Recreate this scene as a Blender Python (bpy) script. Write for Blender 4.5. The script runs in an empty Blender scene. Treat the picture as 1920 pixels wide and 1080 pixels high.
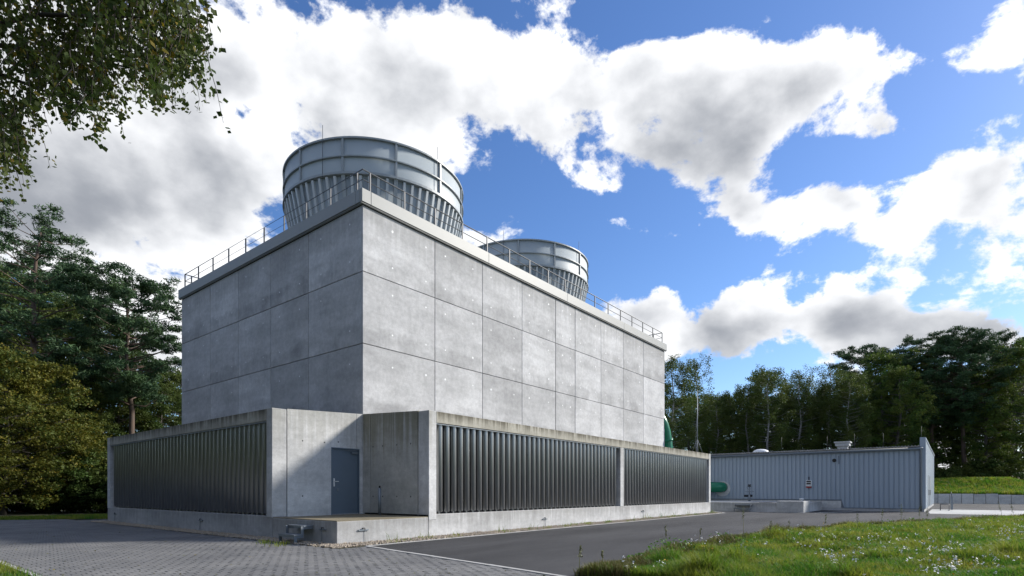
import bpy, bmesh, math, random
import numpy as np
from mathutils import Vector, Matrix

rnd = random.Random(7)
rng = np.random.default_rng(11)
SC = bpy.context.scene
COL = SC.collection

# ------------------------------------------------------------------ camera
FPX, HY, TH = 1036.75, 922.15, math.radians(38.555)
CAM = np.array([-11.368, -15.45, 1.348])
FW = np.array([math.cos(TH), math.sin(TH), 0.0])
RT = np.array([math.sin(TH), -math.cos(TH), 0.0])
cd = bpy.data.cameras.new('camera')
cd.sensor_width = 36.0
cd.lens = 36.0 * FPX / 1920.0
cd.shift_y = (HY - 540.0) / 1920.0
cd.clip_start = 0.1
cd.clip_end = 3000.0
cam = bpy.data.objects.new('camera', cd)
COL.objects.link(cam)
cam.location = CAM
cam.rotation_euler = (math.pi / 2, 0, TH - math.pi / 2)
SC.camera = cam

def ray(x, y):
    return FW + RT * (x - 960) / FPX + np.array([0, 0, 1.0]) * (HY - y) / FPX
def at(px, depth, z=0.0):
    """world point at a given depth (metres ahead) in the direction of photo column px"""
    p = CAM + FW * depth + RT * (px - 960) / FPX * depth
    return (float(p[0]), float(p[1]), z)

# ------------------------------------------------------------------ light
SUN = Vector((1.44, -0.95, 1.0)).normalized()
sl = bpy.data.lights.new('sun', 'SUN')
sl.energy = 2.45
sl.angle = math.radians(8.0)
sl.color = (1.0, 0.95, 0.87)
so = bpy.data.objects.new('sun', sl)
COL.objects.link(so)
so.rotation_euler = SUN.to_track_quat('Z', 'Y').to_euler()
so.location = (40, -40, 60)

SC.view_settings.view_transform = 'Standard'
SC.view_settings.look = 'None'
SC.view_settings.gamma = 1.0
SC.view_settings.exposure = 1.28

world = bpy.data.worlds.new('World')
SC.world = world
world.use_nodes = True
def build_world():
    nt = world.node_tree
    nt.nodes.clear()
    N = lambda t: nt.nodes.new(t)
    L = nt.links.new
    out = N('ShaderNodeOutputWorld'); bg = N('ShaderNodeBackground')
    L(bg.outputs[0], out.inputs[0])
    bg.inputs[1].default_value = 0.1
    sky = N('ShaderNodeTexSky'); sky.sky_type = 'NISHITA'; sky.sun_disc = False
    sky.sun_elevation = math.asin(SUN.z)
    sky.sun_rotation = math.atan2(SUN.x, SUN.y)
    sky.air_density = 1.0; sky.dust_density = 0.4; sky.ozone_density = 4.0
    tc = N('ShaderNodeTexCoord')
    def math_(op, a, b=None, c=None, clamp=False):
        n = N('ShaderNodeMath'); n.operation = op; n.use_clamp = clamp
        for i, v in enumerate((a, b, c)):
            if v is None: continue
            if isinstance(v, (int, float)): n.inputs[i].default_value = v
            else: L(v, n.inputs[i])
        return n.outputs[0]
    d = tc.outputs['Generated']
    def noise(scale, detail, rough, off, dist=0.0):
        mp = N('ShaderNodeMapping'); mp.inputs[1].default_value = off; mp.inputs[3].default_value = (1, 1, 1.45)
        L(d, mp.inputs[0])
        n = N('ShaderNodeTexNoise'); n.inputs['Scale'].default_value = scale
        n.inputs['Detail'].default_value = detail; n.inputs['Roughness'].default_value = rough
        n.inputs['Distortion'].default_value = dist
        L(mp.outputs[0], n.inputs['Vector'])
        return n.outputs[0]
    o1 = (3.1, 1.7, 0.4); sh = Vector((SUN.x, SUN.y, SUN.z + .6)).normalized() * .055
    n1 = noise(4.2, 12, 0.61, o1, 0.15)
    n1s = noise(4.2, 4, 0.5, (o1[0] + sh.x, o1[1] + sh.y, o1[2] + sh.z * 1.45), 0.15)
    n2 = noise(1.7, 4, 0.5, (7.3, 2.2, 1.4))
    n3 = noise(7.5, 7, 0.6, (1.3, 5.2, 2.4))
    acc = math_('MULTIPLY_ADD', n1, 2.7, -1.53)
    acc = math_('MULTIPLY_ADD', n2, 0.35, acc)
    # cloud banks of this day: centre column/row of the photograph, half-widths, weight, tilt
    BL = [(200, 130, 560, 260, .42, 0), (620, 120, 420, 240, .36, 0), (930, 160, 360, 200, .36, -10), (150, 430, 420, 200, .55, 0), (430, 330, 200, 160, .40, 0),
          (1420, 150, 380, 120, .40, 8), (1640, 120, 190, 90, .26, 0), (1130, 285, 170, 60, .18, 0),
          (1390, 405, 80, 45, .50, 0), (1590, 385, 150, 45, .28, 20), (1250, 400, 170, 70, -.42, 0), (1500, 330, 90, 40, -.3, 0), (400, 420, 260, 160, .5, 0), (1830, 330, 170, 150, .40, 0), (1885, 70, 110, 120, .40, 0),
          (1340, 620, 200, 60, .36, 0), (1600, 605, 170, 75, .30, 0), (1860, 630, 180, 60, .36, 0), (1700, 540, 300, 40, -.22, 0), (1470, 650, 70, 40, -.3, 0), (1300, 540, 60, 30, -.2, 0), (1200, 590, 100, 60, .34, 0), (1480, 560, 60, 60, -.25, 0), (1730, 560, 70, 60, -.25, 0),
          (450, 215, 60, 45, -.45, 0), (1150, 70, 80, 70, -.45, 0), (1270, 30, 150, 60, -.50, 0), (1080, 430, 240, 110, -.45, 0), (1270, 500, 260, 60, -.40, 0),
          (1700, 20, 150, 50, -.45, 0), (1800, 185, 130, 40, -.45, 0), (1540, 290, 150, 45, -.40, 0), (1560, 490, 260, 40, -.40, 0), (870, 380, 80, 90, -.30, 0), (1450, 690, 180, 30, -.3, 0)]
    def unit(v): return v / np.linalg.norm(v)
    for (px, py, rx, ry, w, tilt) in BL:
        c = unit(ray(px, py)); tx = unit(ray(px + 5, py)) - c; ty = unit(ray(px, py - 5)) - c
        su = np.linalg.norm(tx) / 5 * rx * 1.5; sv = np.linalg.norm(ty) / 5 * ry * 1.5
        X = Vector(tx).normalized(); Zv = Vector(c).normalized()
        Y = Zv.cross(X).normalized(); X = Y.cross(Zv)
        M = Matrix((X, Y, Zv)).transposed() @ Matrix.Rotation(math.radians(tilt), 3, 'Z')
        mp = N('ShaderNodeMapping'); mp.vector_type = 'TEXTURE'
        mp.inputs[1].default_value = tuple(c); mp.inputs[2].default_value = tuple(M.to_euler())
        mp.inputs[3].default_value = (su, sv, (su + sv) / 2)
        L(d, mp.inputs[0])
        g = N('ShaderNodeTexGradient'); g.gradient_type = 'QUADRATIC_SPHERE'; L(mp.outputs[0], g.inputs[0])
        acc = math_('MULTIPLY_ADD', g.outputs[1], w, acc)
    def ramp(v, a, b):
        m = N('ShaderNodeMapRange'); m.interpolation_type = 'SMOOTHSTEP'
        L(v, m.inputs[0]); m.inputs[1].default_value = a; m.inputs[2].default_value = b
        return m.outputs[0]
    alpha = ramp(acc, 0.0, 0.16)
    # bulk facing away from the sun and the thick middle of a bank go grey
    shade = math_('MULTIPLY_ADD', math_('SUBTRACT', n1s, n1), 1.5, math_('MULTIPLY', acc, 0.62))
    shade = math_('ADD', shade, math_('MULTIPLY_ADD', n3, 0.55, math_('MULTIPLY_ADD', n2, 0.5, -0.53)))
    grey = ramp(shade, -0.15, 0.55)
    def mix(f, a, b):
        m = N('ShaderNodeMix'); m.data_type = 'RGBA'
        L(f, m.inputs[0])
        for i, v in ((6, a), (7, b)):
            if isinstance(v, tuple): m.inputs[i].default_value = (*v, 1)
            else: L(v, m.inputs[i])
        return m.outputs[2]
    cloud = mix(grey, (5.2, 5.25, 5.35), (1.5, 1.6, 1.8))
    hs = N('ShaderNodeHueSaturation'); hs.inputs['Hue'].default_value = .508; hs.inputs['Saturation'].default_value = 1.14; hs.inputs['Value'].default_value = .74
    L(sky.outputs[0], hs.inputs['Color'])
    col = mix(alpha, hs.outputs[0], cloud)
    L(col, bg.inputs[0])
build_world()

# ------------------------------------------------------------------ materials
MATS = {}
def mat(name, color=(.5, .5, .5), rough=.7, metal=0.0, var=0.0, vscale=1.0, stretch=(1, 1, 1), bump=0.0, bscale=40.0, color2=None, spec=.5, objvar=0.0, detail=6):
    """principled material whose colour drifts between two tones by noise on world position"""
    if name in MATS: return MATS[name]
    m = bpy.data.materials.new(name); m.use_nodes = True
    nt = m.node_tree; N = nt.nodes.new; L = nt.links.new
    p = nt.nodes['Principled BSDF']
    p.inputs['Roughness'].default_value = rough; p.inputs['Metallic'].default_value = metal
    p.inputs['Specular IOR Level'].default_value = spec
    geo = N('ShaderNodeNewGeometry')
    c2 = color2 or tuple(c * (1 - var) for c in color)
    if var or color2:
        mp = N('ShaderNodeMapping'); mp.inputs[3].default_value = stretch; L(geo.outputs['Position'], mp.inputs[0])
        n = N('ShaderNodeTexNoise'); n.inputs['Scale'].default_value = vscale; n.inputs['Detail'].default_value = detail; n.inputs['Roughness'].default_value = .62
        L(mp.outputs[0], n.inputs['Vector'])
        r = N('ShaderNodeMapRange'); r.inputs[1].default_value = .32; r.inputs[2].default_value = .68; L(n.outputs[0], r.inputs[0])
        mx = N('ShaderNodeMix'); mx.data_type = 'RGBA'; L(r.outputs[0], mx.inputs[0])
        mx.inputs[6].default_value = (*color, 1); mx.inputs[7].default_value = (*c2, 1)
        src = mx.outputs[2]
        if objvar:
            oi = N('ShaderNodeObjectInfo'); mr = N('ShaderNodeMapRange'); L(oi.outputs['Random'], mr.inputs[0])
            mr.inputs[3].default_value = 1 - objvar; mr.inputs[4].default_value = 1 + objvar
            vm = N('ShaderNodeVectorMath'); vm.operation = 'SCALE'; L(src, vm.inputs[0]); L(mr.outputs[0], vm.inputs['Scale']); src = vm.outputs[0]
        L(src, p.inputs['Base Color'])
    else:
        p.inputs['Base Color'].default_value = (*color, 1)
    if bump:
        n2 = N('ShaderNodeTexNoise'); n2.inputs['Scale'].default_value = bscale; n2.inputs['Detail'].default_value = 5
        L(geo.outputs['Position'], n2.inputs['Vector'])
        b = N('ShaderNodeBump'); b.inputs['Strength'].default_value = bump; b.inputs['Distance'].default_value = .02
        L(n2.outputs[0], b.inputs['Height']); L(b.outputs[0], p.inputs['Normal'])
    MATS[name] = m
    return m

def concrete(name, base, warm=(1, 1, 1), bands=0.0, streak=0.0, streak_col=(.10, .085, .035), ztop=3.8, zlen=1.2, objvar=.10):
    """cast concrete: blotches, level pour bands, pores, and dirt streaks running down from the top edge"""
    m = bpy.data.materials.new(name); m.use_nodes = True
    nt = m.node_tree; N = nt.nodes.new; L = nt.links.new
    p = nt.nodes['Principled BSDF']; p.inputs['Roughness'].default_value = .82; p.inputs['Specular IOR Level'].default_value = .3
    geo = N('ShaderNodeNewGeometry'); P = geo.outputs['Position']
    oi = N('ShaderNodeObjectInfo')
    def noise(scale, stretch=(1, 1, 1), detail=6, rough=.6, shift=True):
        mp = N('ShaderNodeMapping'); mp.inputs[3].default_value = stretch; L(P, mp.inputs[0])
        v = mp.outputs[0]
        if shift:
            a = N('ShaderNodeVectorMath'); a.operation = 'MULTIPLY_ADD'
            cb = N('ShaderNodeCombineXYZ'); L(oi.outputs['Random'], cb.inputs[0]); L(oi.outputs['Random'], cb.inputs[1]); L(oi.outputs['Random'], cb.inputs[2])
            L(cb.outputs[0], a.inputs[0]); a.inputs[1].default_value = (13, 7, 5); L(v, a.inputs[2]); v = a.outputs[0]
        n = N('ShaderNodeTexNoise'); n.inputs['Scale'].default_value = scale; n.inputs['Detail'].default_value = detail; n.inputs['Roughness'].default_value = rough
        L(v, n.inputs['Vector']); return n.outputs[0]
    def M(op, a, b=None, c=None, clamp=False):
        n = N('ShaderNodeMath'); n.operation = op; n.use_clamp = clamp
        for i, v in enumerate((a, b, c)):
            if v is None: continue
            if isinstance(v, (int, float)): n.inputs[i].default_value = v
            else: L(v, n.inputs[i])
        return n.outputs[0]
    def rng_(v, a, b, c, d):
        r = N('ShaderNodeMapRange'); r.interpolation_type = 'SMOOTHSTEP'; L(v, r.inputs[0])
        for i, q in enumerate((a, b, c, d)): r.inputs[i + 1].default_value = q
        return r.outputs[0]
    f = rng_(noise(.55), .3, .7, .87, 1.09)
    f = M('MULTIPLY', f, rng_(noise(1.3, (.45, .45, 1.5), 9, .68), .3, .7, .84, 1.09))
    f = M('MULTIPLY', f, rng_(noise(26, (1, 1, 1), 4, .7, False), .3, .7, .94, 1.05))
    f = M('MULTIPLY', f, rng_(noise(2.2, (1.5, 1.5, .3), 5, .6), .52, .78, 1.01, .88))
    f = M('MULTIPLY', f, rng_(noise(7.0, (1, 1, 1), 5, .7), .3, .7, .89, 1.08))
    f = M('MULTIPLY', f, rng_(oi.outputs['Random'], 0, 1, 1 - objvar, 1 + objvar))
    sx = N('ShaderNodeSeparateXYZ'); L(P, sx.inputs[0]); Z = sx.outputs[2]
    if bands:
        # damp band left along the foot of every formwork lift
        fr = M('FRACT', M('DIVIDE', M('SUBTRACT', Z, 6.33 - 2.42 * 4), 2.42))
        edge = M('ADD', fr, M('MULTIPLY_ADD', noise(2.2, (.7, .7, .5)), .34, -.17))
        band = M('SUBTRACT', 1.0, rng_(edge, .20, .27, 0, 1))
        patch = rng_(noise(1.1, (1, 1, .6), 5, .6), .36, .6, 0.0, 1.0)
        f = M('MULTIPLY', f, M('SUBTRACT', 1.0, M('MULTIPLY', M('MULTIPLY', band, patch), bands)))
        ed2 = rng_(M('ADD', fr, M('MULTIPLY_ADD', noise(3.2, (.5, .5, .5)), .3, -.15)), .52, .58, 0, 1)
        f = M('MULTIPLY', f, M('MULTIPLY_ADD', ed2, -.06, 1.03))
    cv = N('ShaderNodeVectorMath'); cv.operation = 'SCALE'; cv.inputs[0].default_value = tuple(base * w for w in warm); L(f, cv.inputs['Scale'])
    col = cv.outputs[0]
    if streak:
        sn = noise(1.0, (6, 6, .12), 6, .75, False)
        fall = rng_(Z, ztop - zlen, ztop, 0.0, 1.0)
        mask = M('MULTIPLY', rng_(M('ADD', sn, M('MULTIPLY', fall, .22)), .50, .74, 0, 1), M('MULTIPLY', fall, streak), clamp=True)
        mx = N('ShaderNodeMix'); mx.data_type = 'RGBA'; L(mask, mx.inputs[0]); L(col, mx.inputs[6]); mx.inputs[7].default_value = (*streak_col, 1); col = mx.outputs[2]
    L(col, p.inputs['Base Color'])
    b = N('ShaderNodeBump'); b.inputs['Strength'].default_value = .25; b.inputs['Distance'].default_value = .01
    L(noise(34, (1, 1, 1), 5, .7, False), b.inputs['Height']); L(b.outputs[0], p.inputs['Normal'])
    MATS[name] = m
    return m

def leafmat(name, c1, c2, c3=None, trans=.35, scale=.5, amount3=.6):
    m = bpy.data.materials.new(name); m.use_nodes = True
    nt = m.node_tree; N = nt.nodes.new; L = nt.links.new
    nt.nodes.clear()
    out = N('ShaderNodeOutputMaterial'); geo = N('ShaderNodeNewGeometry')
    n = N('ShaderNodeTexNoise'); n.inputs['Scale'].default_value = scale; n.inputs['Detail'].default_value = 3; L(geo.outputs['Position'], n.inputs['Vector'])
    r = N('ShaderNodeMapRange'); r.inputs[1].default_value = .38; r.inputs[2].default_value = .62; L(n.outputs[0], r.inputs[0])
    mx = N('ShaderNodeMix'); mx.data_type = 'RGBA'; L(r.outputs[0], mx.inputs[0]); mx.inputs[6].default_value = (*c1, 1); mx.inputs[7].default_value = (*c2, 1)
    col = mx.outputs[2]
    ri = N('ShaderNodeMapRange'); L(geo.outputs['Random Per Island'], ri.inputs[0])
    if c3:
        ri.inputs[1].default_value = amount3; ri.inputs[2].default_value = 1.0
        m2 = N('ShaderNodeMix'); m2.data_type = 'RGBA'; L(ri.outputs[0], m2.inputs[0]); L(col, m2.inputs[6]); m2.inputs[7].default_value = (*c3, 1); col = m2.outputs[2]
    else:
        ri.inputs[3].default_value = .75; ri.inputs[4].default_value = 1.3
        vm = N('ShaderNodeVectorMath'); vm.operation = 'SCALE'; L(col, vm.inputs[0]); L(ri.outputs[0], vm.inputs['Scale']); col = vm.outputs[0]
    a = N('ShaderNodeBsdfPrincipled'); a.inputs['Roughness'].default_value = .6; a.inputs['Specular IOR Level'].default_value = .25; L(col, a.inputs['Base Color'])
    t = N('ShaderNodeBsdfTranslucent'); L(col, t.inputs[0])
    s = N('ShaderNodeMixShader'); s.inputs[0].default_value = trans; L(a.outputs[0], s.inputs[1]); L(t.outputs[0], s.inputs[2]); L(s.outputs[0], out.inputs[0])
    MATS[name] = m
    return m

concrete('panel', .49, (1, 1.0, 1.01), bands=.20, streak=.45, ztop=11.1, zlen=1.9, streak_col=(.24, .24, .235))
concrete('wall', .56, (1, 1, .99), streak=.35, ztop=3.95, zlen=2.2, streak_col=(.13, .115, .05))
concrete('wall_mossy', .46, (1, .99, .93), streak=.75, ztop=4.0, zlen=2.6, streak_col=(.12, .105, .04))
concrete('fascia', .40, (1, .95, .80), streak=1.0, ztop=3.98, zlen=.75, streak_col=(.045, .037, .016))
concrete('plinth', .49, (1, 1, 1.0), streak=.55, ztop=.80, zlen=1.0, streak_col=(.20, .19, .17))
concrete('deck', .24, (1, .86, .58))
concrete('pale', .52, (1, 1, .98))
concrete('pale_warm', .62, (1, .97, .90), objvar=.12)
mat('joint', (.10, .10, .10), .9)
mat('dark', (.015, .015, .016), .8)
mat('cornice', (.25, .26, .255), .5, var=.06, vscale=2)
mat('rail', (.075, .08, .088), .5, .2)
mat('plug', (.75, .76, .77), .5)
mat('stack', (.36, .405, .43), .5, var=.10, vscale=.8, stretch=(1, 1, .6))
mat('stackrib', (.27, .30, .32), .45, var=.1, vscale=3)
mat('fin', (.44, .47, .49), .4, var=.08, vscale=3)
mat('tube', (.31, .32, .33), .33, .95, var=.18, vscale=3, stretch=(1, 1, .3))
mat('zinc', (.23, .26, .29), .5, .45, var=.15, vscale=12)
mat('door', (.13, .17, .215), .45, var=.06, vscale=3)
mat('clad', (.31, .37, .435), .45, var=.05, vscale=1.2, stretch=(1, 1, .2))
mat('cladtrim', (.16, .19, .225), .5)
mat('roofsheet', (.34, .33, .31), .9, color2=(.16, .155, .14), vscale=4)
mat('green_paint', (.004, .17, .085), .25, var=.1, vscale=3)
mat('white', (.75, .76, .76), .45)
mat('red', (.35, .02, .02), .5)
mat('asphalt', (.013, .013, .015), .8, color2=(.055, .055, .058), vscale=.35, stretch=(.35, 1.6, 1), detail=9, bump=.5, bscale=160)
mat('paver', (.105, .107, .112), .8, color2=(.20, .198, .195), vscale=.5, detail=9, bump=.2, bscale=90, objvar=.12)
mat('paver_joint', (.065, .062, .052), .95, color2=(.10, .095, .065), vscale=3)
mat('kerb', (.46, .455, .44), .85, var=.25, vscale=5)
mat('pebble', (.46, .39, .30), .75, color2=(.24, .20, .16), vscale=38, detail=2)
mat('soil', (.10, .085, .055), .95, color2=(.06, .07, .03), vscale=1.5)
mat('turf', (.022, .045, .008), .95, color2=(.045, .058, .014), vscale=.7, bump=.6, bscale=25)
mat('forest_floor', (.035, .035, .018), .95, color2=(.05, .06, .02), vscale=.6)
mat('bark_pine', (.13, .085, .06), .9, color2=(.075, .06, .05), vscale=5, stretch=(1, 1, .3), bump=.5, bscale=20)
mat('bark_birch', (.42, .41, .39), .8, color2=(.10, .095, .09), vscale=5, stretch=(.6, .6, 2.5))
mat('bark_grey', (.10, .09, .075), .9, color2=(.055, .05, .042), vscale=6, stretch=(1, 1, .3))
mat('twig', (.045, .035, .028), .8)
leafmat('leaf_pine', (.036, .078, .034), (.066, .118, .045), trans=.15, scale=.8)
leafmat('leaf_dark', (.048, .085, .018), (.10, .125, .026), trans=.3)
leafmat('leaf_green', (.060, .115, .020), (.12, .15, .026), trans=.35)
leafmat('leaf_gold', (.115, .120, .016), (.070, .098, .017), (.19, .145, .015), trans=.3, amount3=.8)
leafmat('leaf_birch', (.062, .10, .022), (.10, .125, .028), trans=.35)
leafmat('leaf_near', (.045, .075, .016), (.075, .10, .020), (.22, .16, .014), trans=.4, scale=1.3, amount3=.88)
leafmat('dry_grass', (.12, .11, .03), (.08, .10, .022), (.22, .18, .07), trans=.3, scale=1.2, amount3=.6)
leafmat('grass', (.065, .185, .014), (.23, .265, .03), (.28, .26, .07), trans=.5, scale=1.0, amount3=.78)
leafmat('herb', (.055, .16, .018), (.085, .20, .026), trans=.35, scale=1.0)
mat('petal', (.80, .80, .78), .7)
mat('yellow_petal', (.72, .48, .03), .7)
mat('stalk', (.20, .20, .09), .8, color2=(.13, .15, .05), vscale=3)

# ------------------------------------------------------------------ mesh helpers
class MB:
    def __init__(s): s.v = []; s.f = []; s.sm = []
    def add(s, vs, fs, smooth=False):
        o = len(s.v); s.v += [tuple(map(float, p)) for p in vs]
        s.f += [tuple(i + o for i in f) for f in fs]; s.sm += [smooth] * len(fs)
        return s
    def box(s, x0, x1, y0, y1, z0, z1):
        v = [(x0, y0, z0), (x1, y0, z0), (x1, y1, z0), (x0, y1, z0), (x0, y0, z1), (x1, y0, z1), (x1, y1, z1), (x0, y1, z1)]
        return s.add(v, [(3, 2, 1, 0), (4, 5, 6, 7), (0, 1, 5, 4), (1, 2, 6, 5), (2, 3, 7, 6), (3, 0, 4, 7)])
    def chbox(s, x0, x1, y0, y1, z0, z1, c=.012):
        """box with chamfered edges (24 corner points)"""
        bm = bmesh.new(); bmesh.ops.create_cube(bm, size=1)
        for q in bm.verts: q.co = Vector(((x0 + x1) / 2 + q.co.x * (x1 - x0), (y0 + y1) / 2 + q.co.y * (y1 - y0), (z0 + z1) / 2 + q.co.z * (z1 - z0)))
        bmesh.ops.bevel(bm, geom=bm.edges[:], offset=c, segments=1, affect='EDGES')
        bm.verts.index_update()
        s.add([q.co for q in bm.verts], [[q.index for q in f.verts] for f in bm.faces]); bm.free(); return s
    def prism(s, poly, axis, a, b):
        """extrude a 2-D polygon along an axis (0,1,2); poly runs over the two other axes in order"""
        def P(u, w, t): return (t, u, w) if axis == 0 else ((u, t, w) if axis == 1 else (u, w, t))
        n = len(poly); v = [P(u, w, a) for u, w in poly] + [P(u, w, b) for u, w in poly]
        fs = [tuple(range(n)), tuple(range(2 * n - 1, n - 1, -1))] + [(i + n, (i + 1) % n + n, (i + 1) % n, i) for i in range(n)]
        return s.add(v, fs)
    def tube(s, pts, radii, n=8, smooth=True, cap=True):
        pts = [Vector(p) for p in pts]
        if isinstance(radii, (int, float)): radii = [radii] * len(pts)
        rings = []; up = None
        for i, p in enumerate(pts):
            t = (pts[min(i + 1, len(pts) - 1)] - pts[max(i - 1, 0)])
            t = t.normalized() if t.length > 1e-9 else Vector((0, 0, 1))
            if up is None: up = Vector((1, 0, 0)) if abs(t.x) < .8 else Vector((0, 1, 0))
            a = (up - t * up.dot(t)).normalized(); b = t.cross(a); up = a
            rings.append([p + (a * math.cos(2 * math.pi * k / n) + b * math.sin(2 * math.pi * k / n)) * radii[i] for k in range(n)])
        v = [q for r in rings for q in r]; fs = []
        for i in range(len(rings) - 1):
            for k in range(n): fs.append((i * n + k, i * n + (k + 1) % n, (i + 1) * n + (k + 1) % n, (i + 1) * n + k))
        s.add(v, fs, smooth)
        if cap:
            m = len(v); o = len(s.v) - m
            s.f += [tuple(o + k for k in range(n - 1, -1, -1)), tuple(o + m - n + k for k in range(n))]; s.sm += [False, False]
        return s
    def lathe(s, prof, c=(0, 0), n=32, a0=0.0, a1=2 * math.pi, smooth=True):
        full = abs(a1 - a0 - 2 * math.pi) < 1e-6
        m = n if full else n + 1; v = []
        for k in range(m):
            a = a0 + (a1 - a0) * k / n
            for r, z in prof: v.append((c[0] + r * math.cos(a), c[1] + r * math.sin(a), z))
        q = len(prof); fs = []
        for k in range(n):
            k2 = (k + 1) % m
            for i in range(q - 1): fs.append((k * q + i, k2 * q + i, k2 * q + i + 1, k * q + i + 1))
        return s.add(v, fs, smooth)
    def disc(s, c, nrm, r, n=10):
        nrm = Vector(nrm).normalized(); a = nrm.orthogonal().normalized(); b = nrm.cross(a); c = Vector(c)
        return s.add([c + (a * math.cos(2 * math.pi * k / n) + b * math.sin(2 * math.pi * k / n)) * r for k in range(n)], [tuple(range(n))])
    def build(s, name, m, parent=None, kind=None):
        me = bpy.data.meshes.new(name); me.from_pydata(s.v, [], s.f)
        me.polygons.foreach_set('use_smooth', s.sm)
        me.materials.append(MATS[m]); me.update()
        o = bpy.data.objects.new(name, me); COL.objects.link(o)
        if parent: o.parent = parent
        if kind: o['kind'] = kind
        return o

def fastmesh(name, verts, nper, m, parent=None, kind=None, smooth=False):
    """verts: (N, nper, 3) separate polygons"""
    N = len(verts); me = bpy.data.meshes.new(name)
    me.vertices.add(N * nper); me.vertices.foreach_set('co', np.ascontiguousarray(verts, dtype=np.float32).ravel())
    me.loops.add(N * nper); me.loops.foreach_set('vertex_index', np.arange(N * nper, dtype=np.int32))
    me.polygons.add(N); me.polygons.foreach_set('loop_start', np.arange(0, N * nper, nper, dtype=np.int32))
    me.update(calc_edges=True); me.materials.append(MATS[m])
    o = bpy.data.objects.new(name, me); COL.objects.link(o)
    if parent: o.parent = parent
    if kind: o['kind'] = kind
    return o

def thing(name, label, cat, loc=(0, 0, 0), group=None):
    o = bpy.data.objects.new(name, None); COL.objects.link(o); o.location = loc; o.empty_display_size = .3
    return tag(o, label, cat, group)
def tag(o, label, cat, group=None):
    o['label'] = label; o['category'] = cat
    if group: o['group'] = group
    return o
def struct(o): o['kind'] = 'structure'; return o
def keep(o, parent):
    """parent a mesh made in world coordinates to a thing whose Empty is away from the origin"""
    o.parent = parent; o.matrix_parent_inverse = Matrix.Translation(parent.location).inverted(); return o
def dup(root, loc, rotz=0.0, scale=1.0, label=None, group=None):
    r = root.copy(); COL.objects.link(r); r.location = loc; r.rotation_euler = (0, 0, rotz); r.scale = (scale,) * 3 if isinstance(scale, (int, float)) else scale
    if label: r['label'] = label
    if group: r['group'] = group
    for ch in list(root.children):
        c = ch.copy(); COL.objects.link(c); c.parent = r
        for g in ch.children:
            d = g.copy(); COL.objects.link(d); d.parent = c
    return r

# ------------------------------------------------------------------ dimensions
LX, LY = 24.8, 14.8            # tower plan
ZC, ZP = 10.96, 11.46          # concrete top, cornice top
J1, J2 = 8.748, 6.33           # formwork joints
PL, PR = 3.15, 3.2             # how far the louvre annexes stand out
ZI, ZO = 3.95, 3.79            # annex roof, inner and outer edge
ZPL, ZDK = .67, .61            # plinth top, platform top

# ------------------------------------------------------------------ ground
def plane_obj(name, poly, z, m):
    o = MB().add([(x, y, z) for x, y in poly], [tuple(range(len(poly)))]).build(name, m)
    return struct(o)
plane_obj('ground', [(-400, -400), (500, -400), (500, 500), (-400, 500)], -.05, 'forest_floor')
plane_obj('asphalt_road', [(-2.9, -4.12), (-3.95, -10.6), (-4.6, -15), (-4.6, -34), (69.5, -34), (69.5, 12), (27.0, 12), (24.75, 8), (24.75, -4.12)], 0.0, 'asphalt')
paving = plane_obj('paving', [(-3.7, -3.95), (-2.95, -4.12), (-4.0, -10.6), (-4.65, -15), (-4.65, -30), (-9.15, -30), (-9.15, 1.5), (-12, 5.5), (-22, 9), (-22, 19), (-6, 20), (-2.0, 17.2), (1.5, 16.2), (-3.7, 14.9)], -.035, 'paver_joint')
plane_obj('concrete_path', [(31.2, -14.35), (31.2, -34), (42.0, -34), (42.0, -14.2), (34.6, -14.2)], .006, 'pale')

# block pavers: 0.20 x 0.165 m, running bond; nearest ones singly, the rest as one field
def in_paving(x, y):
    if y < -4.05:
        lim = -2.95 + (y + 4.12) * (.16 if y > -10.6 else .15)
        if y < -15: lim = -4.65
        if x > lim - .02: return False
        return x > -9.15
    if x > -3.78: return y > 15.3 and x < -2.2 and y < 17.0
    if y < 1.5: return x > -9.15
    return x > -9.15 - (y - 1.5) * 1.2 and y < 20 - (x + 6) * .62 and x > -16
def paver_verts(x0, x1, y0, y1, z):
    c = .006
    return [(x0, y0, z - .03), (x1, y0, z - .03), (x1, y1, z - .03), (x0, y1, z - .03), (x0 + c, y0 + c, z), (x1 - c, y0 + c, z), (x1 - c, y1 - c, z), (x0 + c, y1 - c, z)]
PF = [(4, 5, 6, 7), (0, 1, 5, 4), (1, 2, 6, 5), (2, 3, 7, 6), (3, 0, 4, 7)]
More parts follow.
